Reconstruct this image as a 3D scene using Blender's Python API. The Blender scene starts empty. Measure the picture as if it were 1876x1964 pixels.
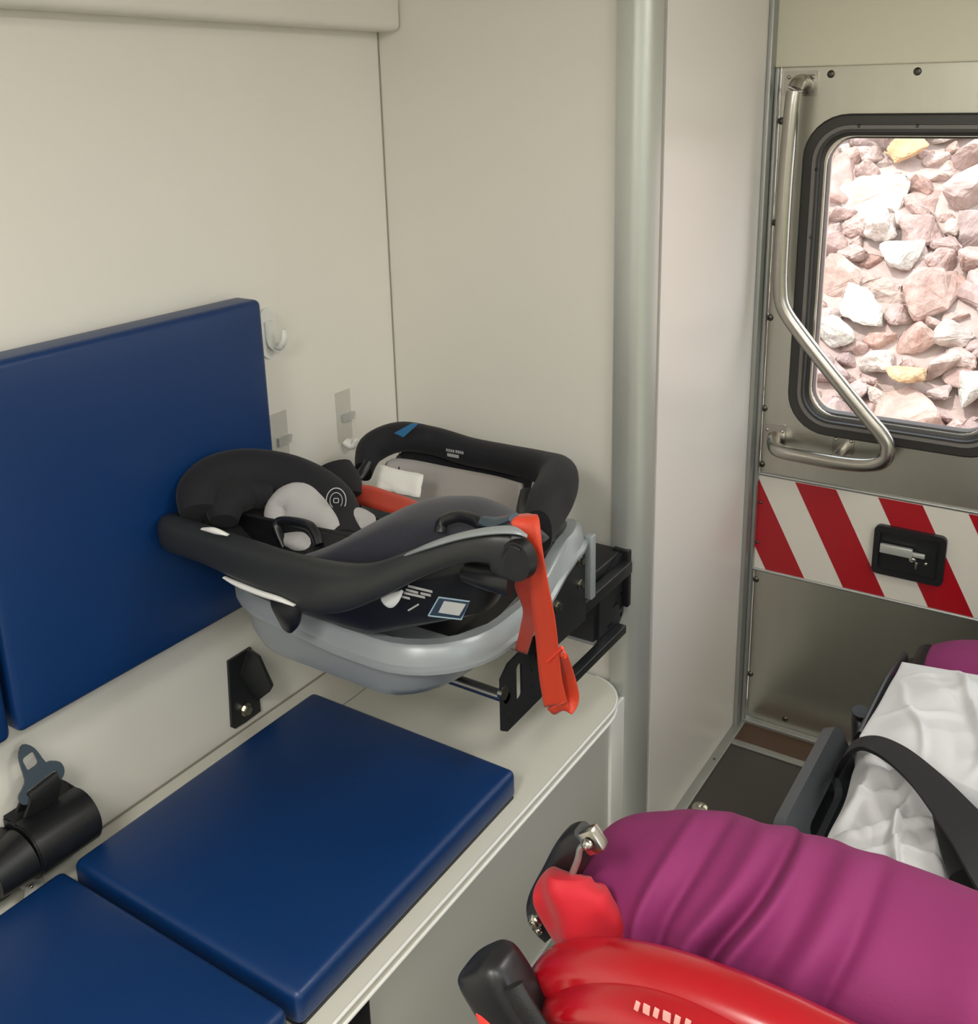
import bpy, bmesh, math, random
from mathutils import Vector, Matrix, noise
from mathutils.geometry import tessellate_polygon
C = bpy.context.scene.collection
R = math.radians
random.seed(4)

# ------------------------------------------------------------------ camera
W_IMG, H_IMG = 1876, 1964
F_PX, CX, CY = 1934.0, 971.0, 748.0
CAMZ = 1.43
camd = bpy.data.cameras.new('camera'); cam = bpy.data.objects.new('camera', camd); C.objects.link(cam)
camd.sensor_fit = 'AUTO'; camd.sensor_width = 36; camd.lens = F_PX / H_IMG * 36
camd.shift_x = (W_IMG/2 - CX) / H_IMG; camd.shift_y = (CY - H_IMG/2) / H_IMG
camd.clip_start = 0.02
RM = Matrix.Rotation(R(32.66), 3, 'Z') @ Matrix.Rotation(R(73.74), 3, 'X') @ Matrix.Rotation(R(-1.12), 3, 'Z')
cam.matrix_world = Matrix.Translation((0, 0, CAMZ)) @ RM.to_4x4()
bpy.context.scene.camera = cam
def at(px, py, ax, v):
    """world point that the photograph shows at (px, py), on the plane ax = v"""
    r = RM @ Vector(((px-CX)/F_PX, -(py-CY)/F_PX, -1))
    i = 'xyz'.index(ax); o = (0, 0, CAMZ)
    return Vector(o) + r * ((v - o[i]) / r[i])

# ------------------------------------------------------------------ world, lights, exposure
sc = bpy.context.scene
sc.view_settings.view_transform = 'Standard'; sc.view_settings.look = 'None'
sc.view_settings.gamma = 1; sc.view_settings.use_curve_mapping = False
sc.view_settings.exposure = 0.80
wd = bpy.data.worlds.new('sky'); sc.world = wd; wd.use_nodes = True
bg = wd.node_tree.nodes['Background']; bg.inputs[0].default_value = (0.86, 0.93, 1.0, 1); bg.inputs[1].default_value = 1.9
sund = bpy.data.lights.new('sun', 'SUN'); sun = bpy.data.objects.new('sun', sund); C.objects.link(sun)
sund.energy = 1.8; sund.angle = R(1.5); sund.color = (1.0, 0.96, 0.9)
sun.rotation_euler = Vector((-0.35, -0.55, 1.0)).to_track_quat('Z', 'Y').to_euler(); sun.location = (-2, -3, 6)
def area(name, loc, rot, sx, sy, power, col=(1, 0.97, 0.9), portal=False):
    d = bpy.data.lights.new(name, 'AREA'); d.shape = 'RECTANGLE'; d.size = sx; d.size_y = sy; d.energy = power; d.color = col
    o = bpy.data.objects.new(name, d); o.location = loc; o.rotation_euler = rot; C.objects.link(o)
    if portal: d.cycles.is_portal = True
    return o
LAMPS = [(-0.30, -0.45), (0.42, -0.15), (0.42, 1.15), (0.0, -1.3)]  # last lamp added to brighten the front end mirrored in the steel door
for i, (x, y) in enumerate(LAMPS):
    area('ceiling_lamp_light', (x, y, 1.855), (0, 0, 0), 0.26, 0.5, (8.5, 5, 5, 7)[i], (1, 0.975, 0.92))
# open side entry door and the front pass-through, where daylight comes in
area('side_door_portal', (1.12, 0.45, 0.98), (0, R(90), 0), 1.7, 0.8, 1, portal=True)
area('rear_door_window_portal', (-0.39, 2.12, 1.07), (R(-90), 0, 0), 0.4, 0.6, 1, portal=True)

# ------------------------------------------------------------------ helpers
def lin(c):
    if isinstance(c, str): c = [int(c[i:i+2], 16)/255 for i in (0, 2, 4)]
    return [(v/12.92 if v <= 0.04045 else ((v+0.055)/1.055)**2.4) for v in c]
MATS = {}
def mat(name, col, rough=0.5, metal=0.0, bump=0.0, bscale=60, stretch=(1, 1, 1), var=0.0, vscale=4, spec=0.5, coat=0.0, sheen=0.0, trans=0, alpha=1, emit=None):
    m = bpy.data.materials.new(name); m.use_nodes = True; nt = m.node_tree; b = nt.nodes['Principled BSDF']
    c = lin(col) + [1]
    b.inputs['Base Color'].default_value = c; b.inputs['Roughness'].default_value = rough; b.inputs['Metallic'].default_value = metal
    b.inputs['Specular IOR Level'].default_value = spec; b.inputs['Coat Weight'].default_value = coat; b.inputs['Coat Roughness'].default_value = 0.15
    b.inputs['Sheen Weight'].default_value = sheen; b.inputs['Transmission Weight'].default_value = trans; b.inputs['Alpha'].default_value = alpha
    if emit: b.inputs['Emission Color'].default_value = c; b.inputs['Emission Strength'].default_value = emit
    tc = nt.nodes.new('ShaderNodeTexCoord'); mp = nt.nodes.new('ShaderNodeMapping'); mp.inputs['Scale'].default_value = stretch
    nt.links.new(tc.outputs['Object'], mp.inputs['Vector'])
    if bump:
        n = nt.nodes.new('ShaderNodeTexNoise'); n.inputs['Scale'].default_value = bscale; n.inputs['Detail'].default_value = 4
        bp = nt.nodes.new('ShaderNodeBump'); bp.inputs['Strength'].default_value = bump; bp.inputs['Distance'].default_value = 0.002
        nt.links.new(mp.outputs[0], n.inputs['Vector']); nt.links.new(n.outputs[0], bp.inputs['Height']); nt.links.new(bp.outputs[0], b.inputs['Normal'])
    if var:
        n = nt.nodes.new('ShaderNodeTexNoise'); n.inputs['Scale'].default_value = vscale; n.inputs['Detail'].default_value = 3
        mx = nt.nodes.new('ShaderNodeMix'); mx.data_type = 'RGBA'
        mx.inputs['A'].default_value = [v*(1-var) for v in c[:3]]+[1]; mx.inputs['B'].default_value = [min(1, v*(1+var)) for v in c[:3]]+[1]
        nt.links.new(mp.outputs[0], n.inputs['Vector']); nt.links.new(n.outputs[0], mx.inputs['Factor']); nt.links.new(mx.outputs['Result'], b.inputs['Base Color'])
    MATS[name] = m
    return m
M_wall = mat('white_laminate', 'E5E2D9', 0.38, bump=0.05, bscale=120, var=0.015)
M_jamb = mat('white_panel', 'E2DDD8', 0.33, bump=0.04, bscale=90, var=0.015)
M_head = mat('cream_panel', 'D6D2BE', 0.4)
M_ceil = mat('ceiling_panel', 'DEDBD2', 0.5)
M_bench = mat('bench_laminate', 'D2D0C4', 0.35, bump=0.05, bscale=150, var=0.02)
M_benchf = mat('bench_front_laminate', 'BDBCB5', 0.4, bump=0.05, bscale=150)
M_blue = mat('blue_vinyl', '073062', 0.38, bump=0.12, bscale=400, var=0.08, vscale=3)
M_alu = mat('brushed_aluminium', 'BFC2BC', 0.42, 0.55, bump=0.03, bscale=60, stretch=(8, 8, 0.3))
M_aluw = mat('anodised_aluminium', 'A9ABA8', 0.42, 0.75)
M_steel = mat('stainless_steel_sheet', 'C4C3B8', 0.30, 1.0, bump=0.06, bscale=9, stretch=(9, 1, 0.8), var=0.06, vscale=3)
M_rail = mat('satin_steel_tube', 'B4B0A8', 0.26, 1.0)
M_screw = mat('dark_screw', '5E5C54', 0.35, 0.9)
M_rubber = mat('black_rubber', '2E2C2A', 0.42, spec=0.6)
M_floor = mat('dark_vinyl_floor', '3C3734', 0.45, bump=0.1, bscale=200, var=0.1)
M_floor2 = mat('brown_vinyl_floor', '4A3322', 0.5, var=0.15)
M_black = mat('black_plastic', '16171A', 0.38, bump=0.05, bscale=300)
M_dgrey = mat('charcoal_plastic', '2A2C2C', 0.42, bump=0.05, bscale=300)
M_bmetal = mat('black_powder_coated_steel', '2A2C2E', 0.34, 0.3)
M_silver = mat('silver_grey_plastic', '969C9F', 0.34, 0.15, bump=0.03, bscale=200)
M_navy = mat('black_navy_fabric', '0E0E15', 0.85, bump=0.3, bscale=700, sheen=0.05)
M_navy2 = mat('slate_fabric', '1F202C', 0.8, bump=0.3, bscale=700, sheen=0.15)
M_fblack = mat('black_fabric', '101116', 0.9, bump=0.3, bscale=700)
M_grey = mat('grey_fabric', 'A5A09C', 0.9, bump=0.3, bscale=600)
M_lgrey = mat('light_grey_fabric', 'B9B7B6', 0.9, bump=0.3, bscale=600)
M_paper = mat('white_tissue', 'E0DFD8', 0.9, bump=0.4, bscale=120)
M_orange = mat('orange_webbing', 'CE3E20', 0.55, bump=0.2, bscale=500, sheen=0.1)
M_white = mat('white_plastic', 'E6E6E2', 0.35)
M_clear = mat('frosted_plastic', 'C9C9C4', 0.15, alpha=0.7)
M_clip = mat('clear_strip', 'EDEBE2', 0.4, alpha=0.30)
M_slate = mat('slate_metal', '52606C', 0.4, 0.6)
M_bolt = mat('nickel_bolt', 'C2C0B4', 0.22, 1.0)
M_label = mat('pale_blue_label', '9DB6C4', 0.4)
M_labelb = mat('blue_label', '3F7FB0', 0.4)
M_mark = mat('grey_print', 'A8A8A8', 0.6)
M_markw = mat('white_print', 'D6DADC', 0.5)
M_redpaint = mat('red_painted_frame', 'A00818', 0.28, coat=0.6)
M_redcloth = mat('red_webbing', 'B80A20', 0.7, sheen=0.1)
M_purple = mat('magenta_blanket', '7A1E58', 0.8, bump=0.10, bscale=350, sheen=0.0)
M_sheet = mat('white_sheet', 'C8C8CA', 0.75, bump=0.25, bscale=60, sheen=0.2)
M_belt = mat('black_webbing', '111113', 0.6, bump=0.2, bscale=600)
M_redlens = mat('red_plastic', 'E2342A', 0.3)
M_redfilm = mat('red_reflective_film', '9E0A1A', 0.3, coat=0.3)
M_whitefilm = mat('white_reflective_film', 'D2CEC4', 0.3, coat=0.3)
M_glass = bpy.data.materials.new('window_glass'); M_glass.use_nodes = True
_nt = M_glass.node_tree; _nt.nodes.clear()
_o = _nt.nodes.new('ShaderNodeOutputMaterial'); _mx = _nt.nodes.new('ShaderNodeMixShader'); _t = _nt.nodes.new('ShaderNodeBsdfTransparent'); _g = _nt.nodes.new('ShaderNodeBsdfGlossy')
_g.inputs['Roughness'].default_value = 0.02; _mx.inputs[0].default_value = 0.05; _t.inputs[0].default_value = (0.97, 0.98, 0.98, 1)
_nt.links.new(_t.outputs[0], _mx.inputs[1]); _nt.links.new(_g.outputs[0], _mx.inputs[2]); _nt.links.new(_mx.outputs[0], _o.inputs[0])

def thing(name, label, cat, loc=(0, 0, 0), group=None, kind=None):
    o = bpy.data.objects.new(name, None); o.empty_display_size = 0.05; o.location = loc; C.objects.link(o)
    return tag(o, label, cat, group, kind)
def tag(o, label=None, cat=None, group=None, kind=None):
    if label: o['label'] = label
    if cat: o['category'] = cat
    if group: o['group'] = group
    if kind: o['kind'] = kind
    return o
def wloc(o):
    v = Vector(o.location)
    while o.parent: o = o.parent; v += Vector(o.location)
    return v
def obj(name, bm, m, parent=None, smooth=True, origin=None, label=None):
    """bm is in world coordinates"""
    me = bpy.data.meshes.new(name)
    o = bpy.data.objects.new(name, me); C.objects.link(o)
    base = Vector((0, 0, 0))
    if parent: o.parent = parent; base = wloc(parent)
    elif origin is not None: o.location = origin; base = Vector(origin)
    bmesh.ops.translate(bm, vec=-base, verts=bm.verts)
    bmesh.ops.recalc_face_normals(bm, faces=bm.faces)
    bm.to_mesh(me); bm.free()
    ms = m if isinstance(m, (list, tuple)) else [m]
    for k in ms: me.materials.append(k)
    if smooth:
        me.polygons.foreach_set('use_smooth', [True]*len(me.polygons))
        if m not in (M_purple, M_sheet, M_redcloth, M_orange, M_navy2): me.set_sharp_from_angle(angle=R(38))
    if label: o['label'] = label
    return o
def B(): return bmesh.new()
def box(bm, lo, hi, bev=0.0, seg=3, mtx=None, mi=0):
    b2 = bmesh.new(); bmesh.ops.create_cube(b2, size=1)
    lo, hi = Vector(lo), Vector(hi); d = hi-lo; c = (hi+lo)/2
    for v in b2.verts: v.co = Vector((v.co.x*d.x, v.co.y*d.y, v.co.z*d.z)) + c
    if bev: bmesh.ops.bevel(b2, geom=b2.edges[:], offset=bev, segments=seg, profile=0.5, affect='EDGES')
    if mtx: bmesh.ops.transform(b2, matrix=mtx, verts=b2.verts)
    for f in b2.faces: f.material_index = mi
    merge(bm, b2); return bm
def merge(bm, b2):
    me = bpy.data.meshes.new('t'); b2.to_mesh(me); b2.free(); bm.from_mesh(me); bpy.data.meshes.remove(me)
def grid(bm, rows, close_u=False, close_v=False, cap=False, mi=0):
    vs = [[bm.verts.new(p) for p in r] for r in rows]
    nu, nv = len(vs), len(vs[0])
    for i in range(nu - (0 if close_u else 1)):
        for j in range(nv - (0 if close_v else 1)):
            f = bm.faces.new((vs[i][j], vs[(i+1) % nu][j], vs[(i+1) % nu][(j+1) % nv], vs[i][(j+1) % nv])); f.material_index = mi
    if cap:
        for r in (vs[0], vs[-1]):
            try: f = bm.faces.new(r); f.material_index = mi
            except ValueError: pass
    return bm
def cr(pts, n, closed=False):
    """Catmull-Rom through pts (tuples of any length)"""
    pts = [tuple(p) for p in pts]; m = len(pts); out = []
    segs = m if closed else m-1
    for s in range(segs):
        if closed: p = [pts[(s+k-1) % m] for k in range(4)]
        else: p = [pts[max(0, min(m-1, s+k-1))] for k in range(4)]
        for k in range(n):
            t = k/n
            out.append(tuple(0.5*((2*b)+(-a+c)*t+(2*a-5*b+4*c-d)*t*t+(-a+3*b-3*c+d)*t**3) for a, b, c, d in zip(*p)))
    if not closed: out.append(pts[-1])
    return out
def sweep(bm, path, prof, up=(0, 0, 1), ns=20, power=2.0, n=8, closed=False, cap=True, smooth=True, wob=None, mi=0):
    """path: points; prof: (a,b) or list of (a,b) per point; a = half size along the side axis, b = along up"""
    m = len(path)
    if not isinstance(prof, list): prof = [prof]*m
    q = [tuple(p)+tuple(r) for p, r in zip(path, prof)]
    if smooth: q = cr(q, n, closed)
    P = [Vector(a[:3]) for a in q]; rr = [a[3:5] for a in q]; k = len(P); rows = []
    upv = Vector(up)
    for i in range(k):
        if closed: t = P[(i+1) % k]-P[i-1]
        else: t = P[min(i+1, k-1)]-P[max(i-1, 0)]
        t.normalize(); s = t.cross(upv)
        if s.length < 1e-4: s = t.cross(Vector((1, 0, 0)))
        s.normalize(); u = s.cross(t).normalized()
        ring = []
        for j in range(ns):
            th = 2*math.pi*j/ns; c, s_ = math.cos(th), math.sin(th)
            e = 2/power; cx = abs(c)**e*(1 if c > 0 else -1); sy = abs(s_)**e*(1 if s_ > 0 else -1)
            v = P[i]+s*cx*rr[i][0]+u*sy*rr[i][1]
            if wob: v = wob(v, i/k, th)
            ring.append(v)
        rows.append(ring)
    grid(bm, rows, close_u=closed, close_v=True, cap=cap and not closed, mi=mi)
    return bm
def tube(bm, path, r, n=6, ns=14, **k): return sweep(bm, path, (r, r), ns=ns, n=n, **k)
def fillet(pts, rad, n=6):
    """polyline with rounded corners"""
    out = [Vector(pts[0])]
    for i in range(1, len(pts)-1):
        a, b, c = Vector(pts[i-1]), Vector(pts[i]), Vector(pts[i+1])
        r_ = rad[i] if isinstance(rad, (list, tuple)) else rad
        u, v = (a-b), (c-b); r_ = min(r_, u.length*0.48, v.length*0.48); p0 = b+u.normalized()*r_; p1 = b+v.normalized()*r_
        for k in range(n+1):
            t = k/n; out.append(p0*(1-t)**2+b*2*t*(1-t)+p1*t*t)
    out.append(Vector(pts[-1])); return out
def rrect(w, h, r, n=6, cx=0, cy=0):
    out = []
    for (sx, sy, a0) in ((1, 1, 0), (-1, 1, 90), (-1, -1, 180), (1, -1, 270)):
        for k in range(n+1):
            a = R(a0+90*k/n); out.append((cx+sx*(w/2-r)+r*math.cos(a), cy+sy*(h/2-r)+r*math.sin(a)))
    return out
def circ(cx, cy, r, n=16): return [(cx+r*math.cos(2*math.pi*k/n), cy+r*math.sin(2*math.pi*k/n)) for k in range(n)]
def plate(bm, outline, holes, th, fr, mi=0, bev=0.0):
    """flat plate with holes. fr = (origin, u axis, v axis); th along u x v"""
    o, u, v = Vector(fr[0]), Vector(fr[1]).normalized(), Vector(fr[2]).normalized(); w = u.cross(v)
    loops = [outline]+list(holes)
    flat = [p for l in loops for p in l]
    tris = tessellate_polygon([[Vector((p[0], p[1], 0)) for p in l] for l in loops])
    def mk(d): return [bm.verts.new(o+u*p[0]+v*p[1]+w*d) for p in flat]
    a, b = mk(0), mk(th)
    for t in tris:
        for q, rev in ((a, True), (b, False)):
            try: f = bm.faces.new([q[i] for i in (t[::-1] if rev else t)]); f.material_index = mi
            except ValueError: pass
    k = 0
    for l in loops:
        n = len(l)
        for i in range(n):
            i0, i1 = k+i, k+(i+1) % n
            f = bm.faces.new((a[i0], a[i1], b[i1], b[i0])); f.material_index = mi
        k += n
    return bm
def cyl(bm, p0, p1, r, n=20, r2=None, mi=0):
    p0, p1 = Vector(p0), Vector(p1); t = (p1-p0).normalized()
    a = t.orthogonal().normalized(); b = t.cross(a); r2 = r if r2 is None else r2
    rows = [[p+(a*math.cos(2*math.pi*k/n)+b*math.sin(2*math.pi*k/n))*rr for k in range(n)] for p, rr in ((p0, r), (p1, r2))]
    return grid(bm, rows, close_v=True, cap=True, mi=mi)
def bolt(bm, p, nrm, r=0.006, h=0.004):
    p, nrm = Vector(p), Vector(nrm)
    cyl(bm, p, p+nrm*h*0.5, r*1.35, 20); cyl(bm, p+nrm*h*0.5, p+nrm*h*1.6, r, 6)
    return bm
def dome(bm, p, nrm, r=0.006, h=0.003, n=14):
    p, nrm = Vector(p), Vector(nrm).normalized(); a = nrm.orthogonal().normalized(); b = nrm.cross(a)
    rows = [[p+(a*math.cos(2*math.pi*k/n)+b*math.sin(2*math.pi*k/n))*r*q+nrm*h*hh for k in range(n)] for q, hh in ((1, 0), (0.92, .5), (0.7, .85), (0.35, 1.0), (0.3, .6))]
    return grid(bm, rows, close_v=True, cap=True)
def ribbon(bm, path, wdir, w, th=0.0016, n=6):
    """webbing: path points, width direction per point or one, thickness"""
    m = len(path); wd_ = wdir if isinstance(wdir, list) else [wdir]*m
    ws = w if isinstance(w, list) else [w]*m
    q = cr([tuple(p)+tuple(d)+(x,) for p, d, x in zip(path, wd_, ws)], n); rows = []
    P = [Vector(a[:3]) for a in q]
    for i, a in enumerate(q):
        t = (P[min(i+1, len(P)-1)]-P[max(i-1, 0)]).normalized(); d = Vector(a[3:6]); d = (d-t*d.dot(t)).normalized(); nn = t.cross(d).normalized()
        h = a[6]/2; e = th
        rows.append([P[i]+d*h*s+nn*o for s, o in ((-1, 0), (-.96, e), (-.5, e), (0, e), (.5, e), (.96, e), (1, 0), (.96, -e), (.5, -e), (0, -e), (-.5, -e), (-.96, -e))])
    return grid(bm, rows, close_v=True, cap=True)

# ------------------------------------------------------------------ room shell
XW = -1.20; YE = 1.478; YD = 2.047; XJ = -0.672; XR = 1.10; YF = -1.9; ZC = 1.88
def struct(name, bm, m, label, parent=None, smooth=False, cat=None):
    o = obj(name, bm, m, parent, smooth)
    if not parent: tag(o, label, cat or name.split('_')[0], None, 'structure')
    return o
b = B(); box(b, (XW-.05, YF-.05, -.06), (XR+.05, YD+.08, 0)); struct('floor', b, M_floor, 'dark brown grey vinyl floor of the vehicle')
b = B(); box(b, (XJ, 1.955, 0.0), (0.64, YD, 0.0015)); struct('trim_1', b, M_floor2, 'brown floor strip between the metal threshold and the rear door', smooth=False)
b = B(); box(b, (XW-.05, YF-.05, ZC), (XR+.05, YD+.08, ZC+.05)); struct('ceiling', b, M_ceil, 'off-white ceiling panel')
b = B(); box(b, (XW-.05, YF, 0), (XW, YD+.05, ZC)); struct('wall_left', b, M_wall, 'white laminate side wall behind the blue backrests')
b = B(); box(b, (XW, YE, 0), (-0.70, YD, ZC)); box(b, (-0.72, 1.53, 0), (XJ, YD, ZC)); struct('wall_back_left', b, M_jamb, 'white closet wall between the bench and the rear door')
b = B(); box(b, (XW, YE-0.004, 0), (-0.724, YE, ZC)); struct('wall_end', b, M_wall, 'cream laminate end wall at the foot of the bench')
b = B(); box(b, (XW-.05, YF-.05, 0), (XR+.05, YF, ZC)); struct('wall_front', b, M_wall, 'white front bulkhead')
b = B()
box(b, (XR, YF, 0), (XR+.05, 0.05, ZC)); box(b, (XR, 0.85, 0), (XR+.05, YD+.05, ZC)); box(b, (XR, 0.05, 1.80), (XR+.05, 0.85, ZC)); box(b, (XR, 0.05, 0), (XR+.05, 0.85, 0.12))
box(b, (0.66, 1.53, 0), (XR, YD, ZC)); struct('wall_right', b, M_wall, 'white side wall with the side entry door')
b = B(); box(b, (XJ, YD-.012, 1.473), (0.66, YD+.05, ZC), 0.003); struct('wall_back', b, M_head, 'cream panel above the rear doors')
# aluminium corner extrusion on the closet edge
b = B()
prof = [(-.727, YE-.006), (-.727, YE-.012), (-.700, YE-.014), (-.687, YE-.010), (-.677, YE-.001), (-.672, YE+.012), (-.6705, YE+.022), (-.6705, YE+.036), (-.674, YE+.036), (-.69, YE+.02), (-.71, YE+.002)]
grid(b, [[Vector((x, y, z)) for x, y in prof] for z in (0.0, ZC)], close_v=True, cap=True)
struct('trim_2', b, M_alu, 'brushed aluminium corner extrusion between end wall and closet side', smooth=True)
b = B(); box(b, (XJ, 2.005, 0), (XJ+.010, YD, ZC), 0.002); box(b, (XJ+.010, 2.030, 0), (XJ+.018, YD, 1.473), 0.002)
struct('trim_3', b, M_aluw, 'narrow metal strip at the corner beside the rear door', smooth=True)
b = B(); box(b, (XJ, 1.0, 0), (XJ+.022, 2.03, .004), 0.001)
struct('trim_4', b, M_aluw, 'metal floor edge strip along the closet base', smooth=True)
b = B(); box(b, (XJ+.022, 1.935, 0), (0.64, 1.955, .004), 0.001); box(b, (XJ+.018, 2.028, 0), (0.64, YD, .010), 0.002)
struct('trim_5', b, M_aluw, 'metal threshold strips in front of the rear door', smooth=True)
for n_, (yy) in enumerate((1.64, 1.86, 1.2)):
    b = B(); dome(b, (XJ+.011, yy, .004), (0, 0, 1), .0035, .0015); tag(obj('screw', b, M_screw), ('small dark screw in the closet floor strip, level with the floor anchor bolt', 'small dark screw in the closet floor strip, nearest the rear door', 'small dark screw in the floor strip close to the bench front')[n_], 'screw', 'screws of the closet floor strip')
b = B(); tube(b, [(XW+.0005, YE-.0045, .394), (XW+.0005, YE-.0045, 1.56)], .0018, n=1, ns=8, smooth=False); struct('trim_6', b, mat('corner_sealant', '8F8C7E', .6), 'thin dark sealant line in the corner of side wall and end wall', smooth=True)
# soffit on the left wall
b = B(); box(b, (XW, -1.2, 1.541), (-1.145, YE-.004, ZC), .012, 4)
tag(obj('overhead_soffit', b, M_wall), 'cream padded overhead soffit box along the top of the side wall', 'soffit', kind='structure')
# ceiling lamps (outside the frame)
for i, (x, y) in enumerate(LAMPS):
    t = thing('ceiling_lamp', ('rectangular ceiling lamp above the bench', 'rectangular ceiling lamp over the aisle near the bulkhead', 'rectangular ceiling lamp over the aisle by the rear doors', 'rectangular ceiling lamp added to brighten the front bulkhead')[i], 'lamp', (x, y, 1.88))
    b = B()
    for s in (-1, 1):
        box(b, (x+s*.155-.01, y-.28, 1.862), (x+s*.155+.01, y+.28, 1.88), .003); box(b, (x-.165, y+s*.27-.01, 1.862), (x+.165, y+s*.27+.01, 1.88), .003)
    obj('lamp_housing', b, M_aluw, t)
    b = B(); box(b, (x-.145, y-.26, 1.870), (x+.145, y+.26, 1.876)); obj('diffuser', b, mat('lamp_diffuser', 'FFF8EA', 0.5, emit=2.0), t)

# ------------------------------------------------------------------ outside
b = B(); box(b, (-12, -10, -.75), (14, 14, -.65)); tag(obj('gravel_ground', b, mat('pale_gravel', 'CFC6B8', 0.9, var=.2, vscale=8)), 'pale gravel ground outside the vehicle', 'ground', kind='structure')
b = B()
rows = []
for i in range(60):
    yy = 2.9+i*0.09; row = []
    for j in range(60):
        xx = -4.2+j*0.11; z = 0.05+(yy-2.9)*0.76
        row.append(Vector((xx, yy, z+0.05*noise.noise(Vector((xx*3, yy*3, 0)))+.03*noise.noise(Vector((xx*11, yy*11, 2))))))
    rows.append(row)
grid(b, rows); tag(obj('rubble_bank', b, mat('rubble', 'BDA8A0', 0.95, bump=0.8, bscale=20, var=.3, vscale=30)), 'small pinkish rubble filling the rock slope seen through the window', 'rubble', kind='stuff')
def rockmesh(k):
    rnd = random.Random(k); b = B()
    for i in range(rnd.choice((11, 13, 16))):
        v = Vector((rnd.gauss(0, 1), rnd.gauss(0, 1), rnd.gauss(0, 1))).normalized()*rnd.uniform(.8, 1.1)
        b.verts.new((v.x*1.0, v.y*.8, v.z*.62))
    bmesh.ops.convex_hull(b, input=b.verts[:])
    bmesh.ops.delete(b, geom=[v for v in b.verts if not v.link_faces], context='VERTS')
    bmesh.ops.bevel(b, geom=b.edges[:], offset=.07, segments=1, affect='EDGES')
    bmesh.ops.triangulate(b, faces=b.faces[:])
    bmesh.ops.subdivide_edges(b, edges=b.edges[:], cuts=2, use_grid_fill=True)
    for v in b.verts:
        d = noise.fractal(v.co*2.2+Vector((k*7, 0, 0)), 1.0, 2.1, 4); v.co += v.co.normalized()*d*.11
    for v in b.verts:
        L_ = Vector((v.co.x, v.co.y/.8, v.co.z/.62)).length
        if L_ > 1.12: v.co *= 1.12/L_
    me = bpy.data.meshes.new('rock'); b.to_mesh(me); b.free(); return me
def rockmat(nm, stops):
    m = bpy.data.materials.new(nm); m.use_nodes = True; nt = m.node_tree; p = nt.nodes['Principled BSDF']; p.inputs['Roughness'].default_value = .9
    oi = nt.nodes.new('ShaderNodeObjectInfo'); r1 = nt.nodes.new('ShaderNodeValToRGB'); r1.color_ramp.interpolation = 'LINEAR'
    el = r1.color_ramp.elements
    for i, c in enumerate(stops):
        e = el[i] if i < 2 else el.new(0.5)
        e.position = i/(len(stops)-1); e.color = lin(c)+[1]
    nt.links.new(oi.outputs['Random'], r1.inputs[0])
    tc = nt.nodes.new('ShaderNodeTexCoord'); n = nt.nodes.new('ShaderNodeTexNoise'); n.inputs['Scale'].default_value = 2.6; n.inputs['Detail'].default_value = 6
    nt.links.new(tc.outputs['Object'], n.inputs['Vector'])
    r2 = nt.nodes.new('ShaderNodeValToRGB'); r2.color_ramp.elements[0].color = (.72, .66, .64, 1); r2.color_ramp.elements[0].position = .35; r2.color_ramp.elements[1].color = (1, 1, 1, 1); r2.color_ramp.elements[1].position = .6
    nt.links.new(n.outputs[0], r2.inputs[0])
    mx = nt.nodes.new('ShaderNodeMix'); mx.data_type = 'RGBA'; mx.blend_type = 'MULTIPLY'; mx.inputs['Factor'].default_value = .8
    nt.links.new(r1.outputs[0], mx.inputs['A']); nt.links.new(r2.outputs[0], mx.inputs['B']); nt.links.new(mx.outputs['Result'], p.inputs['Base Color'])
    bp = nt.nodes.new('ShaderNodeBump'); bp.inputs['Strength'].default_value = .5; bp.inputs['Distance'].default_value = .05; nt.links.new(n.outputs[0], bp.inputs['Height']); nt.links.new(bp.outputs[0], p.inputs['Normal'])
    return m
M_rock = rockmat('pink_quarry_stone', ['CBB6AE', 'BE9A8E', 'D6CBC0', 'B39C98', 'D0B0A0', 'A89A98', 'D6C6BC', 'C0A298'])
M_rockw = rockmat('white_quarry_stone', ['DEDAD0', 'E0DCD2']); M_rocko = rockmat('ochre_quarry_stone', ['D8B082', 'D6B48C'])
RM_ = [rockmesh(k) for k in range(10)]
for me in RM_: me.materials.append(M_rock)
def slope(y): return 0.05+(y-2.9)*0.76
def rock(x, y, s, me, label, group=None, dz=0.0, rot=None):
    o = bpy.data.objects.new('rock', me); C.objects.link(o); rnd = random
    o.location = (x, y, slope(y)+s*.25+dz); o.scale = (s*rnd.uniform(.85, 1.2), s*rnd.uniform(.85, 1.15), s*rnd.uniform(.8, 1.2))
    o.rotation_euler = rot or (rnd.uniform(-.7, .7)+.5, rnd.uniform(-.6, .6), rnd.uniform(0, 6.28))
    return tag(o, label, 'rock', group)
def bankpt(px, py):
    r = RM @ Vector(((px-CX)/F_PX, -(py-CY)/F_PX, -1)); t = (0.05-2.9*0.76+.08-CAMZ)/(r.z-0.76*r.y); return r.x*t, r.y*t
special = [(1650, 585, .12, 'w', 'largest white rock on the slope, left of centre in the window'), (1735, 705, .085, 'o', 'ochre orange rock low in the window, just above its bottom edge'),
           (1860, 745, .10, 'w', 'white rock in the lower right corner of the window'), (1745, 285, .11, 'o', 'pale orange rock at the top of the window, below its frame'),
           (1725, 480, .11, 'w', 'cream white rock in the middle of the window'), (1690, 435, .10, 'p', 'pink angular rock with sharp facets left of the window centre'),
           (1600, 625, .09, 'w', 'rounded white rock beside the lower left edge of the window')]
taken = []
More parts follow.
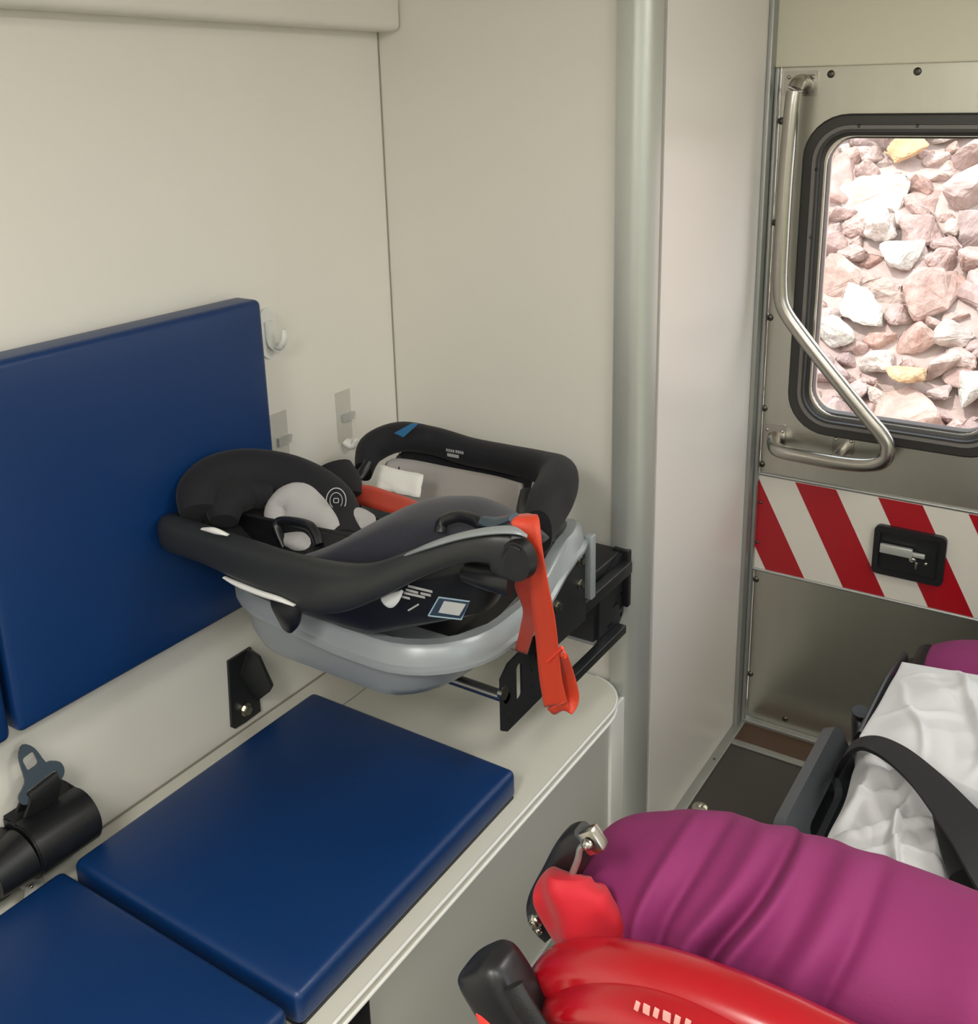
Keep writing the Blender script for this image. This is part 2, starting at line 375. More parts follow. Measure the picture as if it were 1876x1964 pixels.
for px, py, s, k, lab in special:
    x, y = bankpt(px, py); me = RM_[len(taken)].copy(); me.materials.clear(); me.materials.append({'w': M_rockw, 'o': M_rocko, 'p': M_rock}[k])
    rock(x, y, s, me, lab, dz=.05); taken.append((x, y, s))
cnt = 0; tries = 0
while cnt < 290 and tries < 60000:
    tries += 1; y = random.uniform(3.1, 5.0); xc = -0.185*y
    x = random.uniform(xc-.105*y-.08, xc+.105*y+.08)
    s = (.15 if tries < 300 else .11 if tries < 3000 else .08 if tries < 12000 else .055)*random.uniform(.8, 1.2)
    if any((x-a)**2+((y-c)*1.25)**2 < ((s+t_)*.52)**2 for a, c, t_ in taken): continue
    taken.append((x, y, s)); cnt += 1
    rock(x, y, s, RM_[cnt % 10], 'pale pinkish quarry rock on the slope outside the window', 'quarry rocks on the slope')
# hedge outside the side entry, seen only as green light and reflection
b = B(); rows = []
for i in range(40):
    rows.append([Vector((3.6+.5*noise.noise(Vector((i*.4, j*.4, 1))), -3.5+i*.18, -.7+j*.14)) for j in range(16)])
grid(b, rows); box(b, (3.9, -3.5, -.7), (4.6, 3.5, 1.3)); tag(obj('hedge', b, mat('hedge_leaves', '7E9440', .8, bump=.6, bscale=10, var=.5, vscale=9)), 'green hedge outside the side entry door', 'hedge', kind='stuff')

# ------------------------------------------------------------------ rear door
door = thing('door_1', 'stainless steel rear door with framed window and red and white band', 'door', (-.34, YD, 0), kind='structure')
def doorframe(y=YD): return ((0, y, 0), (1, 0, 0), (0, 0, 1))    # plate normal = x × z = -y
wx0, wx1, wz0, wz1 = -.60, -.165, .735, 1.385          # outer gasket
pxc, pzc = (wx0+wx1)/2, (wz0+wz1)/2
hole = rrect(.345, .565, .055, 8, pxc, pzc)
b = B(); plate(b, [(XJ+.018, .010), (-.004, .010), (-.004, 1.473), (XJ+.018, 1.473)], [hole], -.045, doorframe())
obj('door_panel', b, M_steel, door, smooth=False)
def ringz(w, h, r, y, n=8): return [Vector((x, y, z)) for x, z in rrect(w, h, r, n, pxc, pzc)]
b = B()
W0, H0 = wx1-wx0, wz1-wz0
grid(b, [ringz(W0, H0, .085, YD), ringz(W0, H0, .085, YD-.008), ringz(W0-.008, H0-.008, .081, YD-.013), ringz(W0-.040, H0-.040, .07, YD-.014), ringz(W0-.044, H0-.044, .068, YD-.009), ringz(W0-.050, H0-.050, .066, YD-.008),
         ringz(W0-.052, H0-.052, .065, YD-.014), ringz(W0-.066, H0-.066, .06, YD-.014), ringz(W0-.070, H0-.07, .058, YD-.004), ringz(W0-.082, H0-.082, .052, YD-.002), ringz(W0-.084, H0-.084, .05, YD+.008), ringz(W0-.092, H0-.092, .047, YD+.009), ringz(W0-.094, H0-.094, .046, YD+.018), ringz(W0-.094, H0-.094, .046, YD+.03)], close_v=True)
g = obj('window_frame', b, M_rubber, door)
b = B(); grid(b, [ringz(W0-.041, H0-.041, .069, YD-.0125), ringz(W0-.042, H0-.042, .069, YD-.0155), ringz(W0-.056, H0-.056, .063, YD-.0155), ringz(W0-.058, H0-.058, .062, YD-.012)], close_v=True); obj('frame_bead', b, mat('grey_bead', '6E6B68', .35), g, label='grey glossy bead around the window frame')
for px, py in ((1648, 242), (1760, 242), (1566, 325), (1555, 455)):
    p = at(px, py, 'y', YD-.014); b = B(); dome(b, p, (0, -1, 0), .004, .002, 10); obj('frame_screw', b, M_black, g)
b = B(); plate(b, rrect(W0-.096, H0-.096, .045, 8, pxc, pzc), [], -.004, doorframe(YD+.018)); obj('window_pane', b, M_glass, door, smooth=False)
# striped band
b = B(); zb0, zb1 = .397, .619; plate(b, [(-.654, zb0), (-.006, zb0), (-.006, zb1), (-.654, zb1)], [], .003, doorframe())
band = obj('striped_band', b, M_whitefilm, door, smooth=False)
def sheared(x0, w, zt, zb):   # stripe leaning: bottom further right
    sh = (zt-zb)*.535
    return [(x0, zt), (x0+w, zt), (x0+w+sh, zb), (x0+sh, zb)]
for k, x0 in enumerate((-.745, -.574, -.401, -.228, -.055)):
    poly = sheared(x0, .087, zb1-.001, zb0+.001)
    # clip to band
    def clip(P, xl, keep):
        out = []
        for i in range(len(P)):
            a, c = P[i], P[(i+1) % len(P)]; ia, ic = keep(a[0]), keep(c[0])
            if ia: out.append(a)
            if ia != ic:
                t = (xl-a[0])/(c[0]-a[0]); out.append((xl, a[1]+(c[1]-a[1])*t))
        return out
    poly = clip(poly, -.654, lambda x: x > -.654); poly = clip(poly, -.006, lambda x: x < -.006)
    if len(poly) > 2:
        b = B(); plate(b, poly, [], .0006, doorframe(YD-.003)); obj('red_stripe', b, M_redfilm, band, smooth=False)
for z in (zb0-.004, zb1+.004):
    b = B(); tube(b, [(-.654, YD-.001, z), (-.006, YD-.001, z)], .0042, n=2); obj('band_edging', b, M_aluw, door)
# latch
lc = at(1744, 1062, 'y', YD-.004); lx, lz = lc.x, lc.z
b = B(); plate(b, rrect(.140, .108, .012, 5, lx, lz), [rrect(.116, .084, .008, 4, lx, lz)], .012, doorframe(YD-.003)); plate(b, rrect(.13, .098, .01, 4, lx, lz), [], .003, doorframe(YD-.003))
latch = obj('latch', b, M_black, door)
b = B(); box(b, (lx-.056, YD-.020, lz-.004), (lx+.008, YD-.010, lz+.016), .002); box(b, (lx+.006, YD-.017, lz-.001), (lx+.032, YD-.009, lz+.009), .002); obj('latch_handle', b, M_alu, latch)
b = B(); dome(b, (lx+.008, YD-.006, lz-.012), (0, -1, 0), .008, .004); dome(b, (lx+.034, YD-.006, lz-.014), (0, -1, 0), .004, .003); box(b, (lx+.014, YD-.010, lz-.03), (lx+.019, YD-.006, lz-.014), .001); obj('lock_hub', b, M_rail, latch)
# grab rail
off = .055
def dp(px, py, o=0.0): return at(px, py, 'y', YD-o)
rail = B()
A0 = dp(1546, 168, 0.0); a4 = dp(1486, 838, 0.0)
pts = [A0, dp(1541, 158, .02), dp(1529, 163, .046), dp(1520, 200, off), dp(1508, 330, off), dp(1500, 460, off), dp(1497, 545, off), dp(1504, 592, off), dp(1540, 646, off), dp(1600, 722, off), dp(1660, 796, off), dp(1692, 834, off), dp(1703, 858, off), dp(1696, 882, off), dp(1668, 892, off), dp(1620, 889, off), dp(1560, 879, off), dp(1510, 869, off), dp(1490, 862, .045), dp(1484, 850, .022), a4]
sweep(rail, pts, (.0148, .0148), ns=18, n=5, up=(.15, .3, 1))
rl = obj('grab_rail', rail, M_rail, door)
for px, py, w, h in ((1537, 160, .066, .048), (1486, 838, .046, .062), (1618, 852, .044, .040)):
    p = dp(px, py); b = B(); plate(b, rrect(w, h, .003, 3, p.x, p.z), [], .004, doorframe()); 
    for s in (-1, 1): dome(b, (p.x+s*w*.36, YD-.004, p.z+h*.25), (0, -1, 0), .004, .0025)
    obj('rail_flange', b, M_rail, rl)
p = dp(1617, 862); b = B(); tube(b, [p, p-Vector((0, off, .004))], .012, n=3); obj('rail_standoff', b, M_rail, rl)
for px, py in ((1594, 142), (1760, 137), (1499, 232), (1487, 427), (1477, 609), (1466, 783), (1461, 890), (1450, 1111), (1439, 1292), (1506, 1379), (1460, 962), (1454, 1038)):
    p = dp(px, py); b = B(); dome(b, p-Vector((0, .0035 if 900 < py < 1100 else 0, 0)), (0, -1, 0), .0075 if py < 900 or py > 1100 else .004, .004); obj('screw', b, M_screw, door)
# second leaf (outside the frame)
d2 = thing('door_2', 'right stainless steel rear door leaf beyond the striped door', 'door', (.34, YD, 0), kind='structure')
pxc2 = .34
b = B(); plate(b, [(.0, .010), (.655, .010), (.655, 1.473), (.0, 1.473)], [rrect(.345, .565, .055, 8, pxc2, pzc)], -.045, doorframe()); obj('door_panel', b, M_steel, d2, smooth=False)
b = B(); plate(b, rrect(.43, .65, .085, 8, pxc2, pzc), [rrect(.34, .56, .05, 8, pxc2, pzc)], .014, doorframe()); obj('window_frame', b, M_rubber, d2)
b = B(); plate(b, rrect(.345, .565, .05, 8, pxc2, pzc), [], -.004, doorframe(YD+.018)); obj('window_pane', b, M_glass, d2, smooth=False)
# strap bolt in floor
t = B(); p = (-.631, 1.70, 0); cyl(t, p, (p[0], p[1], .003), .017, 24, .013); dome(t, (p[0], p[1], .003), (0, 0, 1), .007, .005)
tag(obj('floor_anchor', t, M_bolt, origin=p), 'small round metal anchor bolt in the dark floor beside the closet', 'anchor bolt')

# ------------------------------------------------------------------ bench
XB = -.682; ZB = .394; YB0 = -1.2
bench = thing('storage_bench', 'long cream storage bench with a thin lid along the side wall', 'bench', (-.94, .3, 0))
b = B(); box(b, (XW, YB0, 0), (XB-.020, YE-.006, ZB-.024)); obj('bench_body', b, M_benchf, bench, smooth=False)
b = B(); box(b, (XW, YB0, ZB-.020), (XW+.098, YE-.005, ZB)); obj('wall_strip', b, M_bench, bench, smooth=False)
b = B()
out = [(XW+.101, YB0), (XB, YB0), (XB, YE-.10)]
for k in range(1, 9):
    a = R(90*k/8); out.append((XB-.075*(1-math.cos(a)), YE-.10+.092*math.sin(a)))
out.append((XW+.101, YE-.008))
plate(b, out, [], .020, ((0, 0, ZB-.020), (1, 0, 0), (0, 1, 0)))
lid = obj('bench_lid', b, M_bench, bench, smooth=True)
b = B(); tube(b, [(x+.0005, y, ZB-.002) for x, y in out[1:-1]], .0028, n=1, smooth=False); tube(b, [(x+.0005, y, ZB-.019) for x, y in out[1:-1]], .0028, n=1, smooth=False); obj('lid_edging', b, M_white, lid)
b = B(); box(b, (XB-.022, 1.415, 0), (XB-.014, YE-.008, ZB-.022), .002); obj('front_corner_strip', b, M_white, bench)
b = B(); tube(b, [(XW+.001, YB0, ZB+.0005), (XW+.001, YE-.006, ZB+.0005)], .0022, n=1, ns=8, smooth=False); obj('sealant_bead', b, mat('grey_sealant', '8C897B', .6), bench)
b = B(); box(b, (XB-.021, YB0, 0), (XB-.004, 1.2, .022), .001); box(b, (XB-.021, YB0, .022), (XB-.016, 1.2, .05), .001); obj('base_track', b, M_alu, bench)
b = B(); p = at(690, 1940, 'x', XB-.010); box(b, (XB-.021, p.y-.055, p.z-.05), (XB-.006, p.y+.018, p.z+.028), .006); obj('lid_catch', b, M_black, bench)
def cushion(name, lab, cat, lo, hi, bev, grp):
    b = B(); lo, hi = Vector(lo), Vector(hi); d = hi-lo
    # puffy upholstered slab
    N = 24; nm = ('x', 'y', 'z'); ax = min(range(3), key=lambda i: d[i])
    bx = B(); box(bx, lo, hi, bev, 5)
    bmesh.ops.subdivide_edges(bx, edges=[e for e in bx.edges if e.calc_length() > .1], cuts=14, use_grid_fill=True)
    c = (lo+hi)/2; oth = [i for i in range(3) if i != ax]
    for v in bx.verts:
        q = v.co-c; u = [min(1, abs(q[i])/(d[i]/2)) for i in oth]
        k = (1-u[0]**4)*(1-u[1]**4)
        if abs(q[ax]) > d[ax]*.35: v.co[ax] += (1 if q[ax] > 0 else -1)*.004*k
    o = obj(name, bx, M_blue, origin=(c.x, c.y, lo.z)); tag(o, lab, cat, grp)
    return o
# back pads on wall
def pad(name, lab, cat, y0, y1, grp):
    t = thing(name, lab, cat, (XW, (y0+y1)/2, .652), grp)
    b = B(); box(b, (XW+.006, y0, .652), (-1.140, y1, 1.137), .010, 4)
    bmesh.ops.subdivide_edges(b, edges=[e for e in b.edges if e.calc_length() > .1], cuts=14, use_grid_fill=True)
    for v in b.verts:
        if v.co.x > -1.155:
            u = abs(v.co.y-(y0+y1)/2)/((y1-y0)/2); w = abs(v.co.z-.8945)/.2425
            v.co.x += .004*(1-min(1, u)**4)*(1-min(1, w)**4)
    obj('vinyl_cover', b, M_blue, t)
    b = B(); box(b, (XW, y0+.004, .656), (XW+.007, y1-.004, 1.133)); obj('backing_board', b, M_black, t)
pad('backrest_cushion', 'blue vinyl backrest pad on the wall, directly behind the infant seat', 'cushion', .604, 1.087, 'blue backrest pads')
pad('backrest_cushion', 'blue vinyl backrest pad at the left picture edge, mostly cut off', 'cushion', .112, .595, 'blue backrest pads')
def seatpad(lab, y0, y1):
    t = thing('seat_cushion', lab, 'cushion', (-.92, (y0+y1)/2, ZB), 'blue seat cushions')
    x0, x1, z0, z1 = -1.120, XB-.022, ZB+.004, .446
    b = B(); box(b, (x0, y0, z0), (x1, y1, z1), .011, 4)
    bmesh.ops.subdivide_edges(b, edges=[e for e in b.edges if e.calc_length() > .1], cuts=14, use_grid_fill=True)
    for v in b.verts:
        if v.co.z > z1-.014:
            u = abs(v.co.x-(x0+x1)/2)/((x1-x0)/2); w = abs(v.co.y-(y0+y1)/2)/((y1-y0)/2)
            v.co.z += .005*(1-min(1, u)**4)*(1-min(1, w)**4)
    obj('vinyl_cover', b, M_blue, t)
    b = B(); box(b, (x0+.004, y0+.004, ZB), (x1-.004, y1-.004, ZB+.005)); obj('backing_board', b, M_black, t)
seatpad('blue vinyl seat cushion in the middle of the bench, under the infant seat', .632, 1.107)
seatpad('blue vinyl seat cushion nearest the camera in the bottom left corner', .135, .618)

# ------------------------------------------------------------------ things on the left wall
# adhesive hooks
def hook(px, py, kind, lab):
    p = at(px, py, 'x', XW); t = thing('adhesive_hook', lab, 'hook', p, 'adhesive hooks on the side wall')
    b = B()
    if kind == 'full':
        fr = (p, (0, 1, 0), (0, 0, 1)); out = rrect(.034, .085, .016, 6); plate(b, out, [], .005, fr); obj('hook_base', b, M_white, t)
        b = B(); sweep(b, [p+Vector((.006, 0, .02)), p+Vector((.008, .001, -.015)), p+Vector((.022, .002, -.024)), p+Vector((.034, .003, -.010)), p+Vector((.036, .003, .008))], [(.010, .004), (.010, .004), (.009, .004), (.007, .004), (.005, .003)], up=(1, 0, 0)); obj('hook_arm', b, M_white, t)
    else:
        plate(b, [(-.02, -.05), (.02, -.05), (.02, .045), (-.02, .045)], [], .0012, (p, (0, 1, 0), (0, 0, 1))); obj('clear_strip', b, M_clip, t, smooth=False)
        b = B(); plate(b, [(-.008, -.012), (.020, -.012), (.024, .001), (-.008, .001)], [], .006, (p+Vector((.0012, 0, 0)), (0, 1, 0), (0, 0, 1))); obj('clip_bar', b, M_clear, t)
        if kind == 'cup':
            b = B(); q = p+Vector((.004, -.004, -.050)); sweep(b, [q, q+Vector((.014, .003, -.006)), q+Vector((.020, .005, .004))], [(.011, .006), (.011, .008), (.009, .003)], up=(0, 0, 1)); obj('hook_arm', b, M_white, t)
hook(512, 638, 'full', 'white plastic hook on the wall at the upper right corner of the blue backrest')
hook(659, 795, 'cup', 'clear adhesive strip with a small white hook, nearer the room corner')
hook(536, 840, 'bare', 'clear adhesive strip with no hook, touching the edge of the blue backrest')
# seat belt anchor bracket (black folded steel with bolt)
t = thing('belt_anchor', 'black folded metal belt anchor with one bolt, on the wall below the infant seat', 'bracket', at(470, 1330, 'x', XW))
X1 = XW+.003
pl = [at(px, py, 'x', X1) for px, py in ((437, 1268), (480, 1241), (497, 1300), (497, 1340), (499, 1363), (470, 1385), (450, 1397), (444, 1395))]
b = B(); plate(b, [(q.y-pl[0].y, q.z-pl[0].z) for q in pl], [], .005, (Vector((XW, pl[0].y, pl[0].z)), (0, 1, 0), (0, 0, 1))); obj('wall_plate', b, M_bmetal, t)
b = B()
q = [at(478, 1241, 'x', XW+.004), at(500, 1257, 'x', XW+.045), at(526, 1312, 'x', XW+.05), at(521, 1322, 'x', XW+.046), at(496, 1341, 'x', XW+.004), at(464, 1290, 'x', XW+.004)]
f = [b.verts.new(v) for v in q]; b.faces.new(f)
r_ = bmesh.ops.extrude_face_region(b, geom=b.faces[:]); bmesh.ops.translate(b, vec=(.002, -.006, -.001), verts=[v for v in r_['geom'] if isinstance(v, bmesh.types.BMVert)])
bmesh.ops.bevel(b, geom=b.edges[:], offset=.0012, segments=2, affect='EDGES')
obj('belt_flap', b, M_bmetal, t)
b = B(); bolt(b, at(470, 1360, 'x', XW+.005), (1, 0, 0), .0085, .006); obj('bolt', b, M_bolt, t)
# belt retractor with buckle tongue, left edge
rp = at(110, 1580, 'x', XW+.035)
t = thing('belt_retractor', 'black seat belt retractor drum on the wall at the left picture edge', 'seat belt', (XW, rp.y, rp.z))
c0 = Vector((XW+.042, rp.y-.020, rp.z-.004)); 
b = B()
def dprof(yy, sc=1.0):
    out = []
    for k in range(17):
        a = R(-80+200*k/16); out.append(Vector((c0.x+math.cos(a)*.040*sc, yy, c0.z+math.sin(a)*.040*sc)))
    out += [Vector((XW+.002, yy, c0.z+.040*sc)), Vector((XW+.002, yy, c0.z-.05*sc)), Vector((c0.x-.01, yy, c0.z-.046*sc))]
    return out
grid(b, [dprof(c0.y-.035), dprof(c0.y+.058)], close_v=True, cap=True); bmesh.ops.bevel(b, geom=[e for e in b.edges if abs(e.verts[0].co.y-e.verts[1].co.y) < 1e-5], offset=.002, segments=2, affect='EDGES')
obj('drum_cover', b, M_black, t)
b = B(); cyl(b, (c0.x, c0.y-.036, c0.z), (c0.x, c0.y-.085, c0.z-.004), .036, 28, .030); box(b, (XW+.002, c0.y-.10, c0.z-.055), (XW+.035, c0.y-.036, c0.z+.03), .006); obj('spring_housing', b, M_black, t)
b = B(); box(b, (XW+.001, c0.y-.11, c0.z-.085), (XW+.006, c0.y-.045, c0.z-.02), .002); box(b, (XW+.001, c0.y-.10, c0.z+.02), (XW+.006, c0.y-.06, c0.z+.055), .002); obj('wall_plate', b, M_bmetal, t)
b = B(); bolt(b, at(3, 1690, 'x', XW+.012), (1, 0, 0), .0085, .006); obj('bolt', b, M_bolt, t)
tb = B(); u1 = at(45, 1530, 'x', XW+.03); u2 = at(112, 1478, 'x', XW+.03); d = (u2-u1); L = d.length; ud = d.normalized(); vd = Vector((-.25, 0, 1)); vd = (vd-ud*vd.dot(ud)).normalized()
o_ = u1
outl = [(-.006, -.006), (.006, -.012), (L*.5, -.010), (L-.004, -.012), (L+.006, -.004), (L+.006, .010), (L-.004, .020), (L*.80, .024), (L*.72, .050), (L*.52, .064), (L*.30, .052), (L*.20, .022), (L*.1, .014), (-.006, .006)]
outl = [(a, c) for a, c in cr(outl, 3, True)]
plate(tb, outl, [rrect(L*.85, .009, .004, 4, L*.5, .001), rrect(.017, .020, .004, 3, L*.5, .038)], .0035, (o_, ud, vd)); obj('buckle_tongue', tb, M_slate, t)
b = B(); ribbon(b, [c0+Vector((-.01, .0, .036)), (u1+u2)/2+Vector((.006, 0, -.012)), (u1+u2)/2+Vector((.002, 0, .001)), (u1+u2)/2+Vector((-.010, 0, -.010)), c0+Vector((-.028, .0, .036))], ud, [L*.95, L*.86, L*.82, L*.84, L*.95], .002); obj('belt_webbing', b, M_belt, t)
# clear clip on the bench
p = at(62, 1712, 'z', ZB); t = thing('clear_clip', 'crumpled clear plastic clip on the bench beside the belt retractor', 'clip', p)
b = B(); sweep(b, [p+Vector((-.045, -.01, .004)), p+Vector((-.02, .0, .020)), p+Vector((0, .004, .010)), p+Vector((.012, -.006, .016)), p+Vector((.02, -.018, .004))], [(.012, .003), (.018, .004), (.014, .005), (.010, .004), (.008, .003)], ns=8, power=3); obj('clip_body', b, M_clear, t)
b = B(); dome(b, p+Vector((.012, -.006, .020)), (0, 0, 1), .003, .003); obj('rivet', b, M_bolt, t)

# ------------------------------------------------------------------ infant seat mounting rack
XK = -.700
rk = thing('seat_mounting_rack', 'black steel rack plates bolted beside the bench end, right of the grey tray', 'rack', (XK, 1.26, .53))
kf = ((XK, 0, 0), (0, 1, 0), (0, 0, 1))
b = B(); outp = [(1.064, .540), (1.078, .531), (1.176, .533), (1.186, .540), (1.186, .640), (1.172, .647), (1.085, .640), (1.064, .625)]
hs = [rrect(.016, .060, .007, 4, 1.113, .596)]+[circ(y, z, .0042, 10) for y, z in ((1.074, .612), (1.073, .588), (1.073, .575), (1.073, .560), (1.080, .546), (1.088, .578), (1.150, .628), (1.150, .590), (1.150, .566), (1.090, .556))]
hs = hs[:1]+[circ(y, z, .0038, 10) for y, z in ((1.076, .607), (1.074, .590), (1.088, .580), (1.074, .566), (1.079, .549), (1.092, .557), (1.146, .628), (1.148, .596), (1.149, .567))]
plate(b, outp, hs, -.004, kf)
obj('near_plate', b, M_bmetal, rk, smooth=False)
b = B(); outp = [(1.370, .528), (1.435, .520), (1.450, .532), (1.466, .548), (1.466, .655), (1.456, .663), (1.440, .662), (1.372, .640)]
plate(b, outp, [circ(y, z, .0045, 10) for y, z in ((1.395, .620), (1.452, .640), (1.454, .620), (1.452, .585), (1.452, .560), (1.454, .545), (1.405, .545), (1.415, .543))]+[rrect(.018, .006, .003, 3, 1.43, .575)], -.004, kf)
obj('far_plate', b, M_bmetal, rk, smooth=False)
b = B(); box(b, (XK, 1.18, .628), (XK+.018, 1.46, .650), .002); obj('upper_bar', b, M_bmetal, rk)
b = B(); box(b, (XK, 1.18, .520), (XK+.018, 1.44, .536), .002); obj('lower_bar', b, M_bmetal, rk)
b = B(); cyl(b, (XK-.10, 1.078, .588), (XK, 1.078, .588), .009); cyl(b, (XK-.006, 1.072, .600), (XK+.001, 1.072, .600), .011); obj('cross_tube', b, M_rail, rk)
b = B(); box(b, (XK-.02, YE-.022, .56), (XK+.012, YE-.006, .668), .002); box(b, (XK-.12, 1.36, .535), (XK-.004, 1.468, .665), .003); obj('wall_box', b, M_black, rk)
b = B(); box(b, (XK-.13, 1.36, .528), (XK-.004, 1.46, .534), .001); obj('wall_box_foot', b, M_aluw, rk)
for y, z in ((1.40, .655), (1.44, .65)):
    b = B(); dome(b, (XK+.001, y, z-.02), (1, 0, 0), .004, .003); obj('bolt', b, M_bolt, rk)

# grey tray carrying the infant seat
TX0, TX1, TY0, TY1 = -1.125, -.664, .898, 1.350
tray = thing('seat_base_tray', 'silver grey plastic tray base beneath the black infant seat', 'tray', (-.9, 1.12, .62))
def tring(z, ins, r, n=8, f=None):
    w, h = TX1-TX0-2*ins, TY1-TY0-2*ins
    pts = []
    for x, y in rrect(w, h, r, n, (TX0+TX1)/2, (TY0+TY1)/2): pts.append((x, y))
    # densify
    out = []
    for i in range(len(pts)):
        a, c = pts[i], pts[(i+1) % len(pts)]; k = max(1, int(math.hypot(a[0]-c[0], a[1]-c[1])/.03))
        for j in range(k): out.append((a[0]+(c[0]-a[0])*j/k, a[1]+(c[1]-a[1])*j/k))
    return out
base = tring(0, 0, .13)
def lift(x, y):
    s = 0
    k = max(0, min(1, (x+.80)/.12)); m = max(0, min(1, (y-1.10)/.13)); m = m*m*(3-2*m)
    s += .052*k*m
    s += .020*max(0, min(1, (-x-.86)/.2))      # left end a bit higher
    s -= .012*max(0, min(1, (-.84-x)/-.03))*max(0, min(1, (1.06-y)/.05))*max(0, min(1, (x+.87)/.06)) if False else 0
    return s
def tr(ins, z, lf=1.0):
    cx_, cy_ = (TX0+TX1)/2, (TY0+TY1)/2; w, h = (TX1-TX0)/2, (TY1-TY0)/2
    return [Vector((cx_+(x-cx_)*(w-ins)/w, cy_+(y-cy_)*(h-ins)/h, z+lf*lift(x, y))) for x, y in base]
ZR = .740
b = B(); grid(b, [tr(.036, ZR-.06), tr(.030, ZR-.008), tr(.025, ZR), tr(.012, ZR), tr(.006, ZR-.006), tr(.002, ZR-.026), tr(-.003, ZR-.030), tr(-.003, ZR-.035), tr(.006, ZR-.036), tr(.008, ZR-.030)], close_v=True)
obj('tray_rim', b, M_silver, tray)
def tuck(pts, k): return [Vector((p.x-(max(0, p.x+.82)*k), p.y, p.z)) for p in pts]
b = B(); grid(b, [tr(.007, ZR-.030), tuck(tr(.010, ZR-.043, .6), .10), tuck(tr(.014, ZR-.074, .2), .24), tuck(tr(.022, ZR-.090, 0), .32), tuck(tr(.044, ZR-.097, 0), .38), tuck(tr(.15, ZR-.099, 0), .4)], close_v=True, cap=True)
bmesh.ops.recalc_face_normals(b, faces=b.faces)
obj('tray_body', b, M_silver, tray)
b = B(); grid(b, [tr(.032, ZR-.035), tr(.16, ZR-.045)], close_v=True, cap=True); obj('tray_floor', b, M_black, tray)
b = B(); p = at(785, 1343, 'z', .585); box(b, (p.x-.035, p.y+.03, .618), (p.x+.03, p.y+.08, .645), .006); obj('tray_foot', b, M_bmetal, tray)
b = B(); box(b, (-.690, 1.14, .62), (-.680, 1.285, .762), .003); p1 = obj('side_bracket', b, M_bmetal, tray)
for y, z in ((1.262, .735), (1.262, .695), (1.19, .69)):
    b = B(); bolt(b, (-.680, y, z), (1, 0, 0), .006, .005); obj('bolt', b, M_bolt, p1)
b = B(); box(b, (-.682, 1.280, .66), (-.668, 1.296, .770), .003); obj('tray_side_edge', b, M_silver, tray)

# ------------------------------------------------------------------ infant seat
seat = thing('infant_car_seat', 'black infant car seat with grey lining strapped on the grey tray', 'infant car seat', (-.86, 1.0, .72))
# rim loop in plan (near side first, from foot to head, round the head and back)
near = [(-.600, .915, .925), (-.660, .895, .905), (-.735, .880, .876), (-.820, .868, .842), (-.905, .862, .826), (-.985, .862, .826), (-1.060, .866, .838), (-1.115, .895, .850), (-1.128, .960, .850), (-1.118, 1.03, .835), (-1.07, 1.085, .815), (-.98, 1.115, .800), (-.88, 1.12, .800), (-.78, 1.11, .815), (-.70, 1.08, .85), (-.645, 1.03, .88), (-.610, .975, .905)]
RIM = cr(near, 6, True)
cx0, cy0 = -.86, .99
def ring(scale, z, k=1.0, dx=0, dy=0):
    return [Vector((cx0+dx+(x-cx0)*scale, cy0+dy+(y-cy0)*scale, z*(1-k)+zz*k+(z if k == 1 else 0)*0)) for x, y, zz in RIM]
def ringo(scale, dz, zmix=0, zflat=0, dx=0, dy=0):
    return [Vector((cx0+dx+(x-cx0)*scale, cy0+dy+(y-cy0)*scale, (zz+dz)*(1-zmix)+(zflat+.28*max(0, x+.80)*(scale > .7))*zmix)) for x, y, zz in RIM]
b = B(); grid(b, [ringo(.97, -.010), ringo(.96, -.04, .2, .81), ringo(.92, -.05, .6, .785, .005), ringo(.82, 0, 1, .762, .015), ringo(.74, 0, 1, .752, .02), ringo(.3, 0, 1, .750, .02)], close_v=True, cap=True)
shell = obj('seat_shell', b, M_black, seat)
b = B(); grid(b, [ringo(1.0, -.030), ringo(1.012, -.012), ringo(1.0, .002), ringo(.96, .004), ringo(.93, -.004), ringo(.92, -.02)], close_v=True)
obj('shell_rim', b, M_dgrey, seat)
b = B(); grid(b, [ringo(.94, -.008), ringo(.88, -.03, .5, .80), ringo(.74, 0, 1, .785), ringo(.5, 0, 1, .770), ringo(.2, 0, 1, .768)], close_v=True, cap=True)
obj('inner_liner', b, M_fblack, seat)
# big grey outer carry handle lying along the near side and around the head
hp = [at(1016, 1066, 'y', .888), at(1004, 1067, 'y', .884), at(975, 1063, 'y', .879), at(940, 1049, 'y', .872), at(880, 1054, 'y', .864), at(800, 1081, 'y', .855), at(720, 1113, 'y', .848), at(640, 1125, 'y', .843), at(560, 1112, 'y', .843), at(480, 1078, 'y', .845), at(400, 1046, 'y', .848), at(330, 1022, 'y', .852), Vector((-1.125, .885, .835)), Vector((-1.130, .93, .84)), Vector((-1.130, 1.0, .845))]
hr = [(.004, .018), (.009, .028), (.011, .030), (.012, .020), (.013, .016), (.015, .017), (.018, .022), (.021, .033), (.021, .037), (.021, .030), (.020, .026), (.019, .026), (.016, .026), (.014, .024), (.012, .022)]
b = B(); sweep(b, hp, hr, ns=24, power=2.6, n=6)
handle = obj('carry_handle', b, M_dgrey, seat, label='charcoal plastic carry handle along the near side')
b = B(); hc = at(987, 1078, 'y', .868); cyl(b, hc+Vector((0, .014, 0)), hc+Vector((0, 0, 0)), .0235, 32, .0215)
for v in b.verts: v.co.z = hc.z+(v.co.z-hc.z)*1.12; v.co.x = hc.x+(v.co.x-hc.x)*.92
pass
hub = obj('handle_hub', b, M_black, handle)
